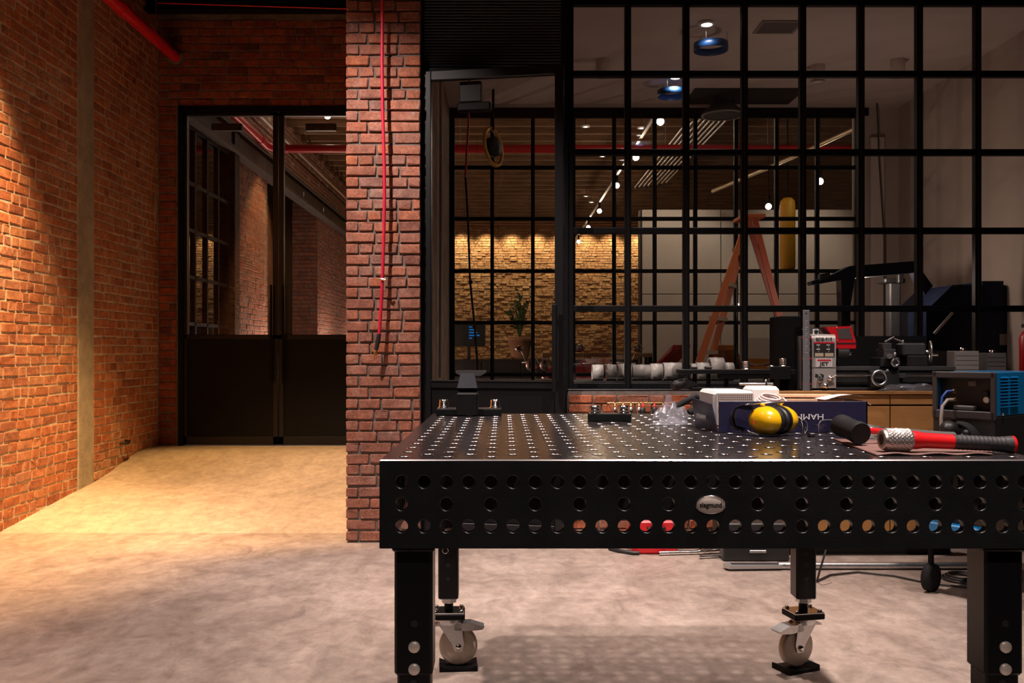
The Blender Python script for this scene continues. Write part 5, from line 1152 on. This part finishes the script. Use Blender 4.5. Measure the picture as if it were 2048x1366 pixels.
# yellow punch bag
yb = P(1575, 395, 12.6)
yz0 = P(1575, 543, 12.6).z
yc_ = thing('punch_bag', 'rounded yellow punch bag hanging in front of the pale partition', 'punch bag', (yb.x, 12.6, yz0))
MB().lathe((yb.x, 12.6, yz0), (0, 0, 1), [(0, 0), (.005, .07), (.04, .10), (.08, .105), (yb.z-yz0-.12, .105), (yb.z-yz0-.05, .095), (yb.z-yz0-.01, .06), (yb.z-yz0, 0)], 24).build('bag_body', mat('bumper_yellow', (.75,.36,.02), .5), yc_)
MB().cyl((yb.x, 12.6, yb.z-.01), (yb.x, 12.6, HZ-.262), .012, 8).build('strap', STEEL, yc_)
# motorcycles
def bike(label, loc, rz, col, fair, group):
    b = thing('motorcycle', label, 'motorcycle', loc, rz, group)
    PM = mat('bike_paint_%d' % int(col[0]*100+col[1]*1000), col, .22, coat=.5)
    for x in (-.70, .70):
        w_ = MB().torus((x, 0, .31), (0, 1, 0), .255, .055, 30, 10).build('wheel', RUBBER, b, False); MB().lathe((x, -.04, .31), (0, 1, 0), [(0, .03), (0, .20), (.01, .205), (.07, .205), (.08, .20), (.08, .03)], 24).build('rim', GREYM, w_, False)
    MB().box((-.30, -.14, .22), (.28, .14, .62), None, .05).build('engine', GREYM, b, False)
    MB().ball((.08, 0, .86), (.30, .15, .15), 20, 12).build('tank', PM, b, False); MB().prism([(-.20, -.12, .82), (-.75, -.11, .93), (-.78, -.11, .99), (-.22, -.12, .90)], (0, .24, 0)).build('seat', BLACKP, b, False)
    for s_ in (-1, 1):
        MB().cyl((.70, s_*.09, .31), (.46, s_*.09, 1.02), .024, 10).build('fork', CHROME, b, False)
        MB().tube([(.44, 0, 1.04), (.42, s_*.16, 1.07), (.34, s_*.36, 1.06)], .014, 8).build('handlebar', CHROME, b, False)
        MB().ball((.34, s_*.40, 1.24), (.02, .07, .045), 14, 8).cyl((.36, s_*.30, 1.06), (.345, s_*.38, 1.22), .006, 6).build('mirror', CHROME, b, False)
    if fair:
        MB().prism([(.30, -.17, .60), (.74, -.12, .72), (.82, -.10, .95), (.60, -.15, 1.12), (.34, -.18, 1.0)], (0, .34, 0)).build('fairing', PM, b, False)
        MB().add([(.60, -.16, 1.11), (.60, .17, 1.11), (.38, .14, 1.36), (.38, -.13, 1.36)], [(0, 1, 2, 3)]).add([(.606, -.16, 1.11), (.606, .17, 1.11), (.386, .14, 1.36), (.386, -.13, 1.36)], [(0, 1, 2, 3)]).build('windscreen', CLEAR, b, False)
        MB().prism([(-.50, -.11, .92), (-.98, -.06, 1.22), (-1.0, -.06, 1.27), (-.60, -.11, 1.05)], (0, .22, 0)).build('tail', PM, b, False)
    else:
        for s_ in (-1, 1): MB().lathe((.56, s_*.10, 1.04), (1, 0, .1), [(-.10, 0), (-.08, .06), (-.03, .085), (.0, .09), (.005, .085), (.006, 0)], 22).build('headlamp', CHROME, b, False)
        MB().prism([(-.9, -.08, .60), (-.98, -.08, .66), (-.7, -.08, .72), (-.42, -.08, .60), (-.45, -.08, .56)], (0, .16, 0)).build('mudguard', PM, b, False)
    MB().tube([(.1, -.15, .30), (-.3, -.17, .25), (-.85, -.18, .34)], [.025, .03, .045], 10).build('exhaust', CHROME, b, False)
    MB().tube([(.46, 0, 1.0), (.1, 0, .70), (-.3, 0, .72), (-.70, 0, .31)], .03, 8).build('frame', STEEL, b, False)
bike('naked motorcycle with twin chrome headlamps behind the ajar door', (.72, 12.0, 0), math.radians(-120), (.35,.02,.02), False, 'motorcycles in the hall')
bike('red faired motorcycle behind the white duct fittings', (1.35, 10.0, .0), math.radians(118), (.55,.01,.015), True, 'motorcycles in the hall')
bike('orange motorcycle behind the stepladder', (2.75, 10.2, .0), math.radians(62), (.60,.20,.02), True, 'motorcycles in the hall')
rt = thing('tool_chest', 'low red tool chest in the hall behind the ajar door', 'chest', (-.2, 9.75, 0))
MB().box((-.55, 9.6, .12), (.15, 9.95, .86), None, .01).build('body', RED, rt)
for k in range(4): MB().box((-.53, 9.59, .16+k*.17), (.13, 9.60, .31+k*.17), None, .003).build('drawer', RED, rt); MB().box((-.45, 9.575, .27+k*.17), (.05, 9.59, .285+k*.17)).build('drawer_pull', CHROME, rt)
for x in (-.45, .05): MB().lathe((x, 9.76, .06), (0, 1, 0), [(0, .03), (0, .06), (.03, .06), (.03, .03)], 16).build('chest_wheel', RUBBER, rt)
lb_ = thing('long_workbench', 'long tan workbench in the middle of the hall', 'bench', (1.3, 13.4, 0))
MB().box((.55, 13.2, 1.12), (2.2, 13.6, 1.18), None, .004).build('bench_top', mat('bench_tan', (.34,.21,.12), .6), lb_)
for x in (.62, 2.13):
    for y in (13.26, 13.54): MB().box((x-.04, y-.04, 0), (x+.04, y+.04, 1.12)).build('leg', STEEL, lb_)
# plant, monitor
pp_ = P(1040, 690, 18.0); pl = thing('potted_plant', 'leafy potted plant in a terracotta pot before the gold wall', 'plant', (pp_.x, 18, 1.05))
MB().lathe((pp_.x, 18, 1.05), (0, 0, 1), [(0, .16), (.36, .24), (.36, .26), (.44, .26), (.44, .22), (.40, .22), (.40, 0)], 24).build('pot', mat('terracotta', (.40,.20,.11), .8), pl)
rg = random.Random(3); LEAF = mat('leaf_green', (.07,.11,.03), .6)
for k in range(9):
    a_ = rg.uniform(0, 6.28); top_ = Vector((pp_.x+.32*math.cos(a_)*rg.random(), 18+.25*math.sin(a_), 1.95+rg.uniform(-.1, .45))); bs = Vector((pp_.x, 18, 1.46))
    sm = MB().tube([bs, (bs+top_)/2+Vector((0, 0, .08)), top_], .010, 6).build('stem', LEAF, pl)
    for j in range(9):
        p = bs.lerp(top_, .3+.7*j/8)+Vector((0, 0, .05)); dv_ = Vector((rg.uniform(-1, 1), rg.uniform(-1, 1), rg.uniform(-.2, .9))).normalized()*rg.uniform(.10, .2); sd_ = dv_.cross(Vector((0, 1, .2))).normalized()*.028
        MB().add([p, p+dv_*.5+sd_, p+dv_, p+dv_*.5-sd_, p+dv_*.5+Vector((0, 0, .012))], [(0, 1, 4), (1, 2, 4), (2, 3, 4), (3, 0, 4)]).build('leaf', LEAF, sm)
ck_ = thing('hall_cabinet', 'dark cabinet row under the gold brick wall', 'cabinet', (0, 18, 0))
MB().box((-1.2, 17.7, 0), (3.4, 18.4, 1.05), None, .01).build('body', mat('cab_dark', (.025,.02,.018), .5), ck_)
for k in range(6): MB().box((-1.17+k*.76, 17.68, .1), (-.45+k*.76, 17.70, 1.0), None, .003).build('door', mat('cab_dark', (.025,.02,.018), .5), ck_)
m0 = P(938, 664, 17.9); mo = thing('monitor', 'dark monitor with a few blue lines on the hall cabinet', 'monitor', (m0.x, 17.9, 1.05))
MB().box((m0.x-.30, 17.9, 1.30), (m0.x+.32, 17.94, 1.78), None, .006).build('screen_case', BLACKP, mo); MB().box((m0.x-.03, 17.88, 1.05), (m0.x+.03, 17.95, 1.32)).build('stand', BLACKP, mo)
for k in range(5): MB().box((m0.x+.0, 17.897, 1.45+k*.055), (m0.x+.06+.05*((k*3) % 4), 17.90, 1.475+k*.055)).build('screen_line', emit_mat('screen_blue', (.02,.25,.8), .6) if 'screen_blue' not in MATS else MATS['screen_blue'], mo)
# blue banners and fire cabinet beyond the piers
tag(MB().box((XL+.03, 20.7, .1), (XL+.06, 21.6, 2.2)).build('blue_banner', mat('banner_blue', (.01,.03,.35), .6)), 'deep blue banner hanging past the second brick pier', 'banner')
